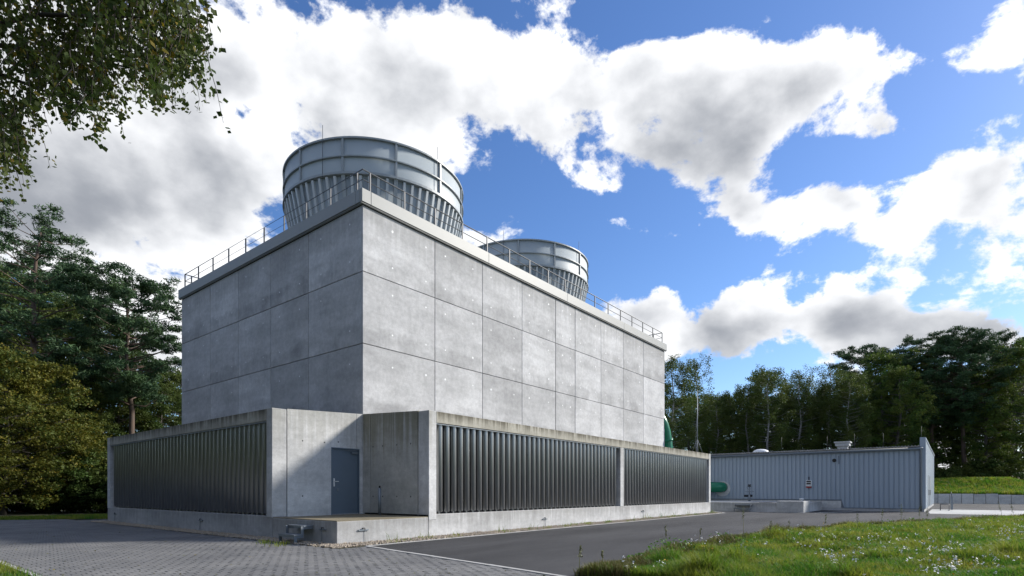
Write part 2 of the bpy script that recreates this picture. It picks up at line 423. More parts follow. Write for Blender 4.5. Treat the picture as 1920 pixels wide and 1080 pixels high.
def build_pavers():
    PW, PH, G = .20, .165, .009
    cells = []
    for j in range(int(-13 / PH), int(20 / PH)):
        y = j * PH
        for i in range(int(-16 / PW), int(-1 / PW)):
            x = i * PW + (PW / 2 if j % 2 else 0)
            if not in_paving(x + PW / 2, y + PH / 2): continue
            dx, dy = x - CAM[0], y - CAM[1]; fwd = dx * FW[0] + dy * FW[1]; r = dx * RT[0] + dy * RT[1]
            if fwd < 4 or abs(r) > fwd * .98 + 1.0: continue
            vis = fwd > 8.75 and abs(r) < fwd * .92
            cells.append((fwd if vis else 1e3 + fwd, x + G / 2, x + PW - G / 2, y + G / 2, y + PH - G / 2))
    cells.sort()
    base = None
    for k, (fwd, x0, x1, y0, y1) in enumerate(cells[:300]):
        if base is None:
            base = bpy.data.meshes.new('paver'); w, h = (x1 - x0) / 2, (y1 - y0) / 2
            base.from_pydata(paver_verts(-w, w, -h, h, 0), [], PF); base.materials.append(MATS['paver'])
        o = bpy.data.objects.new('paver', base); COL.objects.link(o); o.parent = paving
        o.location = ((x0 + x1) / 2, (y0 + y1) / 2, rnd.uniform(-.003, .002)); o.rotation_euler = (rnd.gauss(0, .006), rnd.gauss(0, .006), rnd.gauss(0, .008))
    mb = MB()
    for fwd, x0, x1, y0, y1 in cells[300:]: mb.add(paver_verts(x0, x1, y0, y1, rnd.uniform(-.004, .002)), PF)
    mb.build('paver_field', 'paver', paving, 'stuff')
build_pavers()

# flush concrete edging: along the annex, between paving and asphalt
def edging(name, pts, w=.10, step=1.0, m='kerb', z0=-.1, z1=.012):
    root = struct(MB().add([(pts[0][0], pts[0][1], z0)] * 3, [(0, 1, 2)]).build(name, m))
    for (ax, ay), (bx, by) in zip(pts[:-1], pts[1:]):
        L_ = math.hypot(bx - ax, by - ay); n = max(1, round(L_ / step)); ux, uy = (bx - ax) / L_, (by - ay) / L_
        for k in range(n):
            a, b = k * L_ / n + .004, (k + 1) * L_ / n - .004; q = w / 2
            c = [(ax + ux * t - uy * s * q, ay + uy * t + ux * s * q) for t, s in ((a, -1), (b, -1), (b, 1), (a, 1))]
            MB().add([(x, y, z0) for x, y in c] + [(x, y, z1 + rnd.uniform(-.003, .003)) for x, y in c], [(4, 5, 6, 7), (0, 1, 5, 4), (1, 2, 6, 5), (2, 3, 7, 6), (3, 0, 4, 7)]).build('kerb_stone', m, root)
edging('kerb', [(-2.88, -4.07), (24.7, -4.07)])
edging('kerb', [(-2.93, -4.12), (-3.98, -10.6), (-4.62, -15)])
edging('kerb', [(24.75, -4.0), (27.6, -2.2), (27.6, -8.6), (33.4, -10.2), (34.4, -12)], w=.12)
edging('kerb', [(-9.2, -13), (-9.2, 1.5)], w=.08)

# gravel strip round the plinths
def gravel():
    n = 15000; P = []
    t = rng.random(n)
    a = rng.random(n)
    x = np.where(t < .62, -3.6 + 28.2 * a, -3.72 + .55 * rng.random(n)); y = np.where(t < .62, -4.0 + .78 * rng.random(n), -3.95 + 18.9 * a)
    ok = ~((x > -3.17) & (y > -3.22)) & ~((x > -2.8) & (y < -4.0))
    x, y = x[ok], y[ok]; n = len(x)
    octa = np.array([(1, 0, 0), (-1, 0, 0), (0, 1, 0), (0, -1, 0), (0, 0, 1), (0, 0, -1)], float)
    tri = np.array([(0, 2, 4), (2, 1, 4), (1, 3, 4), (3, 0, 4), (2, 0, 5), (1, 2, 5), (3, 1, 5), (0, 3, 5)])
    s = rng.uniform(.016, .036, (n, 1, 1)) * rng.uniform(.6, 1.3, (n, 1, 3))
    ang = rng.random(n) * 6.28; ca, sa = np.cos(ang), np.sin(ang)
    v = octa[None] * s * rng.uniform(.75, 1.2, (n, 6, 1))
    vx = v[..., 0] * ca[:, None] - v[..., 1] * sa[:, None]; vy = v[..., 0] * sa[:, None] + v[..., 1] * ca[:, None]
    V = np.stack([vx + x[:, None], vy + y[:, None], v[..., 2] + rng.uniform(.0, .025, (n, 1))], -1)
    fastmesh('gravel', V[:, tri].reshape(-1, 3, 3), 3, 'pebble', None, 'stuff')
    bed = MB().add([(-3.74, -4.02, -.012), (24.7, -4.02, -.012), (24.7, -3.1, -.012), (-3.1, -3.1, -.012), (-3.1, 14.9, -.012), (-3.74, 14.9, -.012)], [(0, 1, 2, 3, 4, 5)]).build('gravel_bed', 'soil'); struct(bed)
gravel()

# ------------------------------------------------------------------ tower
tower = thing('cooling_tower_building', 'tall windowless grey concrete panel block carrying two fan stacks', 'building')
MB().box(.09, LX - .09, .09, LY - .09, -.05, ZC - .02).build('wall_core', 'joint', tower)
XC = [0, 3.3, 6.03, 8.76, 11.49, 13.31, 16.04, 18.77, 21.5, LX]
YC = [0, 3.3, 6.05, 8.8, 11.55, LY]
ZR = [3.3, J2, J1, ZC]
g = .011
for i in range(len(XC) - 1):
    for j in range(3):
        x0 = XC[i] + (g if i else 0); x1 = XC[i + 1] - (g if i < len(XC) - 2 else 0)
        if i in (4, 5): x0 += .02
        z0, z1 = ZR[j] + (g if j else 0), ZR[j + 1] - (g if j < 2 else 0)
        MB().chbox(x0, x1, 0, .085, z0, z1, .008).build('panel', 'panel', tower)
for i in range(len(YC) - 1):
    for j in range(3):
        y0 = YC[i] + (g if i else .0875); y1 = YC[i + 1] - (g if i < len(YC) - 2 else 0)
        z0, z1 = ZR[j] + (g if j else 0), ZR[j + 1] - (g if j < 2 else 0)
        MB().chbox(0, .085, y0, y1, z0, z1, .008).build('panel', 'panel', tower)
# plain far sides
for j in range(3):
    MB().chbox(LX - .085, LX, .0875, LY - .0875, ZR[j] + g, ZR[j + 1] - g, .008).build('panel', 'panel', tower)
    MB().chbox(.0875, LX, LY - .085, LY, ZR[j] + g, ZR[j + 1] - g, .008).build('panel', 'panel', tower)
pl = MB()
for i in range(len(XC) - 1):
    w = XC[i + 1] - XC[i]
    for j in range(3):
        h = ZR[j + 1] - ZR[j]
        for u in (.38, .86) if w > 2.9 else ((.2, .78) if w > 2 else (.35, .75)):
            for q in (.22, .80):
                pl.disc((XC[i] + w * u, -.003, ZR[j] + h * q), (0, -1, 0), .034 if rnd.random() < .8 else .045, 8)
for i in range(len(YC) - 1):
    w = YC[i + 1] - YC[i]
    for j in range(3):
        h = ZR[j + 1] - ZR[j]
        for u in (.22, .75):
            for q in (.22, .80):
                if rnd.random() < .75: pl.disc((-.003, YC[i] + w * u, ZR[j] + h * q), (-1, 0, 0), .032, 8)
pl.build('tie_hole_plugs', 'plug', tower, 'stuff')
# cornice: shadow gap, thin lip, sheet-metal fascia in lengths
MB().box(.03, LX - .03, .03, LY - .03, ZC - .02, ZC + .05).build('shadow_gap', 'dark', tower)
PJ = .12
for a, b in ((-PJ, .25), (.25, 6.3), (6.3, 12.4), (12.4, 18.6), (18.6, LX + PJ)):
    MB().chbox(a + .004, b - .004, -PJ, .0, ZC + .055, ZP, .008).build('cornice', 'cornice', tower)
    MB().box(a + .004, b - .004, -PJ + .03, -.012, ZC + .018, ZC + .036).build('cornice_lip', 'cornice', tower)
for a, b in ((.004, .25), (.25, 7.5), (7.5, LY + PJ)):
    MB().chbox(-PJ, .0, a + .004, b - .004, ZC + .055, ZP, .008).build('cornice', 'cornice', tower)
    MB().box(-PJ + .03, -.012, a + .004, b - .004, ZC + .018, ZC + .036).build('cornice_lip', 'cornice', tower)
MB().chbox(LX, LX + PJ, .004, LY + PJ, ZC + .055, ZP, .008).build('cornice', 'cornice', tower)
MB().chbox(.004, LX - .004, LY, LY + PJ, ZC + .055, ZP, .008).build('cornice', 'cornice', tower)
MB().box(.003, LX - .003, .003, LY - .003, ZC + .05, ZC + .32).build('roof_deck', 'cornice', tower)
# guard rail
railing = MB().tube([(24.35, 14.35, 12.14), (24.35, -.02, 12.14), (-.02, -.02, 12.14), (-.02, 14.35, 12.14), (24.35, 14.35, 12.14)], .024, 8, False).build('railing', 'rail', tower)
for z in (11.80, 11.50):
    MB().tube([(24.35, 14.35, z), (24.35, -.02, z), (-.02, -.02, z), (-.02, 14.35, z), (24.35, 14.35, z)], .016, 6, False).build('rail', 'rail', railing)
def post(x, y): MB().box(x - .022, x + .022, y - .022, y + .022, ZC + .3, 12.13).build('post', 'rail', railing)
for k in range(17): post(.28 + k * 24.07 / 16, -.02); post(.28 + k * 24.07 / 16, 14.35)
for k in range(10): post(-.02, .28 + k * 14.07 / 9)
for k in range(9): post(24.35, .6 + k * 1.5)

# ------------------------------------------------------------------ fan stacks
def stack(cx, label):
    t = thing('cooling_fan_stack', label, 'fan stack', (cx, 7.4, ZC + .3), 'fan stacks on the tower roof')
    z0, z1, z2, z3 = .0, 15.02 - ZC - .3, 15.74 - ZC - .3, 16.53 - ZC - .3
    R = 4.34; rb = 3.5
    A0 = math.radians(-12 - 14 + 270 - 38.5 + 8)
    for k in range(12):
        a0 = A0 + k * math.pi / 6; a1 = a0 + math.pi / 6
        MB().lathe([(R - .03, z1), (R - .03, z3), (R - .10, z3), (R - .10, z1)], n=8, a0=a0 + .004, a1=a1 - .004).build('drum_panel', 'stack', t)
        MB().lathe([(rb - .03, z0), (R - .09, z1), (R - .16, z1), (rb - .10, z0)], n=8, a0=a0 + .004, a1=a1 - .004).build('skirt_panel', 'stack', t)
        ca, sa = math.cos(a0), math.sin(a0)
        def bar(r0, za, r1, zb, w, d, nm, m):
            tx, ty = -sa * w, ca * w
            v = []
            for r, z in ((r0, za), (r1, zb)):
                for dr, s in ((-.06, -1), (d, -1), (d, 1), (-.06, 1)): v.append(((r + dr) * ca + tx * s, (r + dr) * sa + ty * s, z))
            MB().add(v, [(3, 2, 1, 0), (4, 5, 6, 7), (0, 1, 5, 4), (1, 2, 6, 5), (2, 3, 7, 6), (3, 0, 4, 7)]).build(nm, m, t)
        bar(R - .03, z1, R - .03, z3, .045, .07, 'rib', 'stackrib')
        bar(rb - .03, z0, R - .09, z1, .085, .09, 'rib', 'stackrib')
        for q in range(1, 6):
            a = a0 + q * math.pi / 36; ca, sa = math.cos(a), math.sin(a)
            bar(rb - .03, z0, R - .09, z1 - .1, .055, .10, 'fin', 'fin')
    for z, w in ((z1, .10), (z2, .05), (z3, .07)):
        MB().lathe([(R - .12, z - w / 2), (R + .06, z - w / 2), (R + .06, z + w / 2), (R - .12, z + w / 2)], n=96, smooth=False).build('ring', 'stackrib', t)
    for a in (A0 + math.pi / 6 * 4 + .05, A0 + math.pi / 6 * 8 - .1, A0 + math.pi / 6 * 11.6, A0 + math.pi / 6 * 1.9):
        x, y = (R + .05) * math.cos(a), (R + .05) * math.sin(a)
        MB().tube([(x, y, z1 - .1), (x, y, z3 + .62)], .012, 5).build('lightning_rod', 'rail', t)
    # motor deck and hub seen only from above
    MB().lathe([(.0, .25), (rb - .1, .25)], n=24).build('fan_deck', 'dark', t)
stack(6.27, 'pale grey round fan stack on the roof end above the blue door')
stack(18.53, 'pale grey round fan stack on the roof end towards the metal shed')

# ------------------------------------------------------------------ louvre annexes
def tubes_along(axis, fixed, a, b, parent, z0, z1, pitch=.305, r=.118):
    n = int((b - a) / pitch); off = a + ((b - a) - (n - 1) * pitch) / 2
    me = None
    for k in range(n):
        t = off + k * pitch
        if me is None:
            mb = MB(); prof = [(r * .9, z0), (r, z0 + .02), (r, z1)]
            mb.lathe(prof, n=14)
            mb.lathe([(r * .35, z0 - .07), (r * .35, z0)], n=6); mb.lathe([(0, z0), (r * .9, z0)], n=14, smooth=False)
            o = mb.build('louvre_tube', 'tube', parent); me = o.data
        else:
            o = bpy.data.objects.new('louvre_tube', me); COL.objects.link(o); o.parent = parent
        o.location = (t, fixed, 0) if axis == 0 else (fixed, t, 0)
        o.rotation_euler = (0, 0, rnd.random() * 6.28)

def wallpiece(name, poly, axis, a, b, m, parent):
    return MB().prism(poly, axis, a, b).build(name, m, parent)

# right annex (long louvred front along the road)
ra = thing('louvre_annex', 'long low concrete annex with shiny steel louvre tubes beside the asphalt', 'annex')
AX = 24.6
MB().chbox(.0, AX, -PR, -.1, -.06, ZPL, .012).build('plinth', 'plinth', ra)
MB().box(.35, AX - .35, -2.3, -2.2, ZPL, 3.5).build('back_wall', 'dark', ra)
wallpiece('roof_slab', [(-PR + .03, 3.46), (-.004, 3.6), (-.004, ZI), (-PR + .03, ZO - .02)], 0, .32, AX - .02, 'fascia', ra)
MB().chbox(.325, AX - .32, -PR - .006, -PR + .16, 3.44, ZO, .012).build('fascia', 'fascia', ra)
MB().box(.33, AX - .33, -PR + .17, -PR + .23, 3.36, 3.47).build('louvre_head', 'dark', ra)
MB().box(.33, AX - .33, -PR + .02, -PR + .05, 3.405, 3.43).build('drip_rail', 'zinc', ra)
for x0, x1 in ((0.0, .32), (12.18, 12.53), (AX - .31, AX)):
    MB().chbox(x0, x1, -PR - .012, -PR + .45, .50 if x0 == 0 else ZPL - .02, ZO + .004 if x0 != 12.18 else 3.44, .012).build('post', 'wall', ra)
def top_r(y): return ZI + (ZO - ZI) * (-y / PR)
for y0, y1 in ((-PR + .45, -2.72), (-2.715, -.42), (-.415, -.004)):
    wallpiece('end_wall', [(y0 + .006, ZDK - .1), (y1 - .006, ZDK - .1), (y1 - .006, top_r(y1)), (y0 + .006, top_r(y0))], 0, .0, .18, 'wall_mossy', ra)
MB().box(.02, .16, -PR + .3, -.01, ZDK, 3.7).build('end_wall_core', 'joint', ra)
wallpiece('end_wall', [(-PR + .45, .1), (-.01, .1), (-.01, ZI), (-PR + .45, ZO)], 0, AX - .2, AX, 'wall', ra)
tubes_along(0, -PR + .19, .34, 12.16, ra, ZPL + .06, 3.46)
tubes_along(0, -PR + .19, 12.55, AX - .33, ra, ZPL + .06, 3.46)

# left annex (shaded louvres, blue door in its end wall)
la = thing('louvre_annex', 'shaded low concrete annex with near-black louvres and a blue steel door', 'annex')
AY = 14.65
MB().chbox(-PL, -.1, .0, AY, -.06, ZPL - .03, .012).build('plinth', 'plinth', la)
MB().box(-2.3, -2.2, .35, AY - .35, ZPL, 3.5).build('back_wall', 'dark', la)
wallpiece('roof_slab', [(-PL + .03, 3.46), (-.004, 3.6), (-.004, ZI), (-PL + .03, ZO - .02)], 1, .20, AY - .02, 'fascia', la)
MB().chbox(-PL - .006, -PL + .16, .325, AY - .32, 3.44, ZO, .012).build('fascia', 'fascia', la)
MB().box(-PL + .17, -PL + .23, .33, AY - .33, 3.36, 3.47).build('louvre_head', 'dark', la)
MB().box(-PL + .02, -PL + .05, .33, AY - .33, 3.405, 3.43).build('drip_rail', 'zinc', la)
MB().chbox(-PL - .012, -PL + .45, 0.001, .32, ZDK - .02, ZO + .004, .012).build('post', 'wall', la)
MB().chbox(-PL - .012, -PL + .45, AY - .31, AY, ZPL - .05, ZO + .004, .012).build('post', 'wall', la)
tubes_along(1, -PL + .19, .34, AY - .33, la, ZPL + .03, 3.46)
def top_l(x): return ZI + (ZO - ZI) * (-x / PL)
g2 = .006
DX0, DX1, DZ = -1.21, -.14, 2.77
wallpiece('end_wall', [(-PL + .45, ZDK - .1), (-2.70, ZDK - .1), (-2.70, top_l(-2.7)), (-PL + .45, top_l(-PL + .45))], 1, -.006, .17, 'wall', la)
wallpiece('end_wall', [(-2.69, ZDK - .1), (DX0, ZDK - .1), (DX0, DZ), (-.26, DZ), (-.26, top_l(-.26)), (-2.69, top_l(-2.69))], 1, -.006, .17, 'wall', la)
wallpiece('end_wall', [(-.25, DZ), (DX1, DZ), (DX1, ZDK - .1), (-.004, ZDK - .1), (-.004, ZI), (-.25, top_l(-.25))], 1, -.006, .17, 'wall', la)
MB().box(-PL + .3, -.02, .12, .16, ZDK, 3.7).build('end_wall_core', 'joint', la)
holes = MB()
for x, z in ((-2.2, 2.9), (-2.2, 1.22), (-1.45, 2.9), (-.95, 2.95)): holes.disc((x, -.009, z), (0, -1, 0), .026, 10)
for y in (-.55, -1.05, -1.75, -2.4):
    for z in (1.2, 2.83): holes.disc((-.003, y, z), (-1, 0, 0), .028, 10)
holes.build('tie_holes', 'joint', la, 'stuff')
door = MB().chbox(DX0 + .035, DX1 - .03, .045, .095, ZDK + .012, DZ - .035, .006).build('door', 'door', la)
fr = MB(); fr.box(DX0 + .001, DX0 + .034, -.012, .10, ZDK + .001, DZ - .001); fr.box(DX1 - .029, DX1 - .001, -.012, .10, ZDK + .001, DZ - .001); fr.box(DX0 + .034, DX1 - .029, -.012, .10, DZ - .034, DZ - .001)
fr.build('frame', 'door', door)
hd = MB(); hd.chbox(-1.10, -1.05, .030, .046, 1.52, 1.78, .004); hd.tube([(-1.075, .04, 1.68), (-1.075, -.03, 1.68), (-.95, -.03, 1.68)], .011, 8); hd.tube([(-1.075, .045, 1.57), (-1.075, .015, 1.57)], .018, 10)
hd.build('handle', 'plug', door)
MB().chbox(-.98, -.90, .030, .046, 1.37, 1.46, .008).build('lock_plate', 'zinc', door)
dc = MB(); dc.chbox(-.46, -.20, -.03, .044, 2.60, 2.665, .006); dc.box(-.70, -.24, -.035, -.02, 2.70, 2.715); dc.build('door_closer', 'zinc', door)

# entrance platform in the notch between the annexes
pf = tag(MB().chbox(-PL, -.004, -PR, -.012, -.06, ZDK - .022, .014).build('entrance_platform', 'plinth'), 'concrete entrance platform in the notch before the blue door', 'platform')
MB().box(-PL + .012, -.01, -PR + .012, -.014, ZDK - .03, ZDK).build('deck', 'deck', pf)
# steel steps up to it
def steps(loc, rot, label):
    t = thing('metal_steps', label, 'steps', loc); t.rotation_euler = (0, 0, rot)
    for k, (d, z) in enumerate(((.0, .46), (.27, .235))):
        MB().box(-.40, .40, -d - .28, -d, z - .035, z).build('tread', 'zinc', t)
        MB().box(-.36, .36, -d - .27, -d - .25, z - .075, z - .031).build('tread_edge', 'zinc', t)
    for s in (-1, 1):
        x = s * .375
        MB().prism([(-.54, 0), (-.46, 0), (-.46, .14), (-.27, .14), (-.27, .36), (0, .36), (0, .445), (-.345, .445), (-.345, .225), (-.54, .225)], 0, x - .012, x + .012).build('side_plate', 'zinc', t)
    return t
steps((-PL - .01, -1.75, 0), -math.pi / 2, 'two-tread galvanised steel steps at the entrance platform')
sp = thing('standpipe', 'short upright steel pipe stub on the entrance platform', 'pipe', (-.32, -1.3, ZDK))
MB().tube([(0, 0, 0), (0, 0, .86)], .048, 12).build('pipe', 'zinc', sp)
MB().tube([(0, 0, .86), (0, 0, .93)], .028, 10).build('cap', 'dark', sp)
# earthing lugs along the plinths
def lug(x, y, z, ax, label):
    t = thing('earthing_lug', label, 'wall fitting', (x, y, z), 'small steel lugs along the plinths')
    if ax == 'y':
        MB().box(-.16, .16, -.035, .004, -.012, .018).build('bar', 'zinc', t); MB().tube([(.04, -.03, 0), (.04, -.03, .06), (-.05, -.03, .05)], .014, 6).build('clamp', 'rail', t); MB().tube([(.05, -.02, 0), (.05, -.02, -z)], .006, 5).build('rod', 'zinc', t)
    else:
        MB().box(-.035, .004, -.16, .16, -.012, .018).build('bar', 'zinc', t); MB().tube([(-.03, .04, 0), (-.03, .04, .06), (-.03, -.05, .05)], .014, 6).build('clamp', 'rail', t); MB().tube([(-.02, .05, 0), (-.02, .05, -z)], .006, 5).build('rod', 'zinc', t)
lug(-2.35, -PR, .33, 'y', 'small steel lug on the sunlit face of the entrance platform')
lug(6.0, -PR, .30, 'y', 'small steel lug on the road-side plinth under the first louvre bay')
lug(14.6, -PR, .36, 'y', 'small steel lug on the road-side plinth under the second louvre bay')
lug(-PL, -2.6, .36, 'x', 'small steel lug on the platform side next to the steel steps')
lug(-PL, 4.8, .36, 'x', 'small steel lug on the shaded plinth below the black louvres')
lug(-PL, 13.6, .36, 'x', 'small steel lug on the shaded plinth at its tree end')

# ------------------------------------------------------------------ metal shed
SX, SY0, SY1, SXE = 34.7, -14.0, 4.5, 58.0
shed = thing('metal_shed', 'long low blue-grey shed of ribbed sheet metal with a flat roof', 'shed')
MB().box(SX + .06, SXE, SY0 + .06, SY1, -.06, 4.2).build('wall_core', 'cladtrim', shed)
MB().box(SX + .03, SXE, SY0 + .03, SY1 + .03, -.06, .20).build('base', 'plinth', shed)
MB().box(SX + .02, SX + .055, -9.15, SY1, .20, .70).build('base', 'pale', shed)
def ribbed(axis, fixed, a, b, z0f, z1f, sgn, name, m, parent, pitch=.29, depth=.045):
    """trapezoid sheet along x or y, facing -x / -y"""
    prof = [(0, 0), (.19, 0), (.205, depth), (.275, depth)]
    us, ds = [], []; n = int((b - a) / pitch)
    for k in range(n + 1):
        for u, dd in prof:
            q = a + k * pitch + u
            if q <= b: us.append(q); ds.append(dd)
    v = []; 
    for u, dd in zip(us, ds):
        for z in (z0f(u), z1f(u)):
            v.append((fixed + dd, u, z) if axis == 1 else (u, fixed + dd, z))
    fs = [(2 * i, 2 * i + 1, 2 * i + 3, 2 * i + 2) for i in range(len(us) - 1)]
    return MB().add(v, fs).build(name, m, parent)
ribbed(1, SX, SY0 + .02, SY1, lambda u: .22 if u < -9.2 else .80, lambda u: 4.30, 1, 'cladding', 'clad', shed)
ribbed(0, SY0, SX + .35, SXE, lambda u: .22, lambda u: 4.95, 1, 'cladding', 'clad', shed)
MB().box(SX + .0, SX + .05, -9.2, SY1, .745, .79).build('drip_edge', 'cladtrim', shed)
MB().box(SX + .0, SX + .05, SY0, -9.22, .185, .215).build('drip_edge', 'cladtrim', shed)
MB().chbox(SX + .01, SX + .36, SY0 - .05, SY0 + .28, .2, 5.0, .01).build('corner_pier', 'clad', shed)
MB().chbox(SX + .36, SXE, SY0 - .05, SY0 + .02, 4.9, 5.0, .01).build('parapet_cap', 'clad', shed)
for x0, x1 in ((40.5, 41.6), (44.0, 45.8)):
    w = MB().box(x0, x1, SY0 - .02, SY0 + .05, .25, 2.6).build('side_door', 'cladtrim', shed)
    MB().tube([(x0 + .1, SY0 - .06, 1.1), (x0 + .1, SY0 - .06, 1.5)], .015, 6).build('handle', 'dark', w)
# wavy fibre-cement roof and gutter
rv, rf = [], []; ny = int((SY1 + .2 - SY0 - .3) / .0225)
for i in range(ny + 1):
    y = SY0 + .29 + i * .0225; dz = .032 * math.sin(i * math.pi / 4)
    rv += [(SX - .28, y, 4.44 + dz), (SX - .28, y, 4.36 + dz), (SXE, y, 4.75 + dz)]
for i in range(ny):
    a = i * 3; rf += [(a, a + 2, a + 5, a + 3), (a + 1, a, a + 3, a + 4)]
MB().add(rv, rf, True).build('roof', 'roofsheet', shed)
gt = MB().tube([(SX - .2, SY0 + .1, 4.25), (SX - .2, SY1, 4.25)], .075, 10).build('gutter', 'cladtrim', shed)
MB().box(SX - .1, SX + .02, SY0 + .25, SY1, 4.24, 4.38).build('eaves_board', 'cladtrim', shed)
dp = MB().tube([(SX - .2, SY0 + .2, 4.28), (SX - .2, SY0 + .2, 4.12), (SX - .09, SY0 + .2, 3.95), (SX - .09, SY0 + .2, .05)], .055, 10).build('downpipe', 'zinc', shed)
for z in (3.6, 1.7, 1.1): MB().tube([(SX - .09, SY0 + .2, z), (SX - .09, SY0 + .2, z + .06)], .068, 10).build('pipe_clip', 'zinc', dp)
rvnt = MB().tube([(SX - .03, -8.72, 3.63), (SX + .05, -8.72, 3.63)], .19, 20).build('round_vent', 'clad', shed)
MB().tube([(SX - .05, -8.72, 3.63), (SX - .025, -8.72, 3.63)], .135, 20).build('grille', 'dark', rvnt)
MB().box(SX - .02, SX + .0, -9.05, -8.95, 3.35, 3.95).build('vent_trim', 'cladtrim', shed)
for y, x in ((-13.8, 34.9), (-11.5, 37), (-9.7, 37), (-7.9, 37), (-4.9, 36)): MB().tube([(x, y, 4.4), (x, y, 5.5 + .3 * rnd.random())], .008, 5).build('lightning_rod', 'rail', shed)
sky_d = MB().lathe([(.62, 0), (.62, .12), (.5, .25), (.3, .33), (0, .36)], n=20).build('skylight_dome', 'white', shed); sky_d.location = (36.2, -3.3, 4.45)
cw = MB(); cw.box(-.32, .32, -.32, .32, -.05, .28); cw.box(-.45, .45, -.45, .45, .28, .5); cw.box(-.52, .52, -.52, .52, .5, .60)
cwo = cw.build('exhaust_cowl', 'pale', shed); cwo.location = (36.6, -9.0, 4.5)

# concrete basin in front of the shed
tank = tag(MB().chbox(27.9, 34.66, -7.9, 1.5, -.06, .62, .015).build('concrete_basin', 'plinth'), 'low concrete basin slab along the front of the metal shed', 'basin')
MB().chbox(27.86, 29.9, -8.0, -6.4, .0, .74, .012).build('end_box', 'pale', tank)
MB().box(28.2, 29.4, -6.0, -4.6, .60, .635).build('hatch', 'dark', tank)
MB().box(27.93, 34.6, -5.2, 1.4, .621, .631).build('top_screed', 'pale', tank)
cap = thing('vent_cap', 'white round vent cap standing on the concrete basin', 'vent cap', (33.0, -6.9, .62))
MB().lathe([(.07, 0), (.07, .16)], n=10).build('stem', 'white', cap); MB().lathe([(.0, .26), (.16, .24), (.17, .16), (.0, .15)], n=16).build('cap', 'white', cap)
st2 = steps((27.89, -4.35, 0), -math.pi / 2, 'two-tread galvanised steel steps at the shed basin'); st2.scale = (1.35, 1, 1.1)
vs = thing('valve_stand', 'slim valve stand with handwheel on the concrete basin', 'valve', (33.2, -3.25, .62))
MB().tube([(0, 0, 0), (0, 0, .55)], .10, 12).build('pedestal', 'zinc', vs)
MB().tube([(0, 0, .5), (0, 0, 1.25)], .035, 8).build('spindle', 'zinc', vs)
MB().box(-.08, .08, -.3, .3, .72, .77).build('bracket', 'zinc', vs)
MB().tube([(0, -.2, .42), (0, .38, .42)], .09, 10).build('valve_body', 'dark', vs)
hw = MB(); hw.tube([(-.05, .17 * math.cos(k * math.pi / 8), 1.08 + .17 * math.sin(k * math.pi / 8)) for k in range(17)], .018, 6); hw.build('handwheel', 'zinc', vs)
MB().box(-.06, .06, -.1, .1, 1.12, 1.3).build('actuator', 'dark', vs)
ctl = thing('control_box', 'small white control display with red buttons on the shed wall', 'control box', (SX - .003, -7.07, 1.85))
MB().chbox(-.14, 0, -.19, .19, -.1, .36, .01).build('case', 'white', ctl)
for z in (.04, .20): MB().box(-.146, -.141, -.15, .15, z, z + .12).build('screen', 'dark', ctl)
for k in range(4): MB().box(-.147, -.141, -.14 + k * .08, -.10 + k * .08, -.07, -.03).build('button', 'dark', ctl)
MB().chbox(-.12, 0, -.17, .17, -.2, -.105, .01).build('lower_case', 'red', ctl)
MB().tube([(-.05, .0, .36), (-.05, .0, .62)], .03, 8).build('cable_gland', 'dark', ctl)

# green pipes
gp = thing('green_pipe', 'thick glossy green pipe entering the shed wall through a round collar', 'pipe', (SX, -.55, 1.85))
keep(MB().tube([(34.75, -.75, 1.72), (34.45, -.74, 1.72), (34.15, -.62, 1.72), (33.92, -.35, 1.72), (33.85, .0, 1.72), (33.85, 6, 1.72)], .42, 20).build('pipe', 'green_paint'), gp)
keep(MB().tube([(34.66, -.75, 1.60), (34.71, -.75, 1.60)], .62, 24).build('collar', 'pale'), gp)
ge = thing('green_pipe', 'tall green pipe bend rising behind the far end of the tower', 'pipe', (25.3, -.15, 0))
pts = [(25.32, .0, 0), (25.32, .0, 4.3), (25.26, .02, 4.9), (25.16, .07, 5.5), (25.02, .17, 6.0), (24.85, .3, 6.4), (24.6, .5, 6.6)]
keep(MB().tube(pts, [.62, .36, .34, .34, .34, .34, .34], 20).build('pipe', 'green_paint'), ge)
keep(MB().tube([(25.27, .02, 4.85), (25.245, .03, 4.98)], .43, 20).build('flange', 'green_paint'), ge)
mast = thing('lightning_mast', 'tall thin steel mast on a tripod at the annex end', 'mast', (24.3, -2.45, 3.79))
MB().tube([(0, 0, 0), (0, 0, 1.9), (0, 0, 4.2)], [.032, .028, .012], 8).build('pole', 'zinc', mast)
for a in (-.65, 1.5, 3.6): MB().tube([(0, 0, 1.0), (.42 * math.cos(a), .42 * math.sin(a), .0)], .013, 6).build('brace', 'zinc', mast)

# far side of the yard
rw = thing('retaining_wall', 'low retaining wall of pale concrete blocks below the grass bank', 'wall')
for k in range(9):
    y1 = -12.0 - k * 1.06; h = 1.12 if k < 7 else 1.02
    MB().chbox(70.0, 70.4, y1 - 1.03, y1, -.05, h + rnd.uniform(-.03, .03), .02).build('block', 'pale_warm', rw)
bl = thing('bollard', 'short steel bollard beside the shed corner', 'bollard', (41.5, -15.4, 0))
MB().chbox(-.11, .11, -.07, .07, 0, 1.0, .01).build('body', 'zinc', bl); MB().tube([(0, 0, 1.0), (.1, .05, 1.35)], .03, 6).build('arm', 'rail', bl)
rk = thing('bicycle_rack', 'low grey tube bicycle rack beside the shed corner', 'rack', (38.8, -15.0, 0))
for k in range(4): MB().tube([(k * .55, -.25, 0), (k * .55, -.25, .45), (k * .55, .25, .45), (k * .55, .25, 0)], .02, 6).build('hoop', 'rail', rk)
MB().tube([(-.1, -.25, .06), (1.8, -.25, .06)], .02, 6).build('base_rail', 'rail', rk)

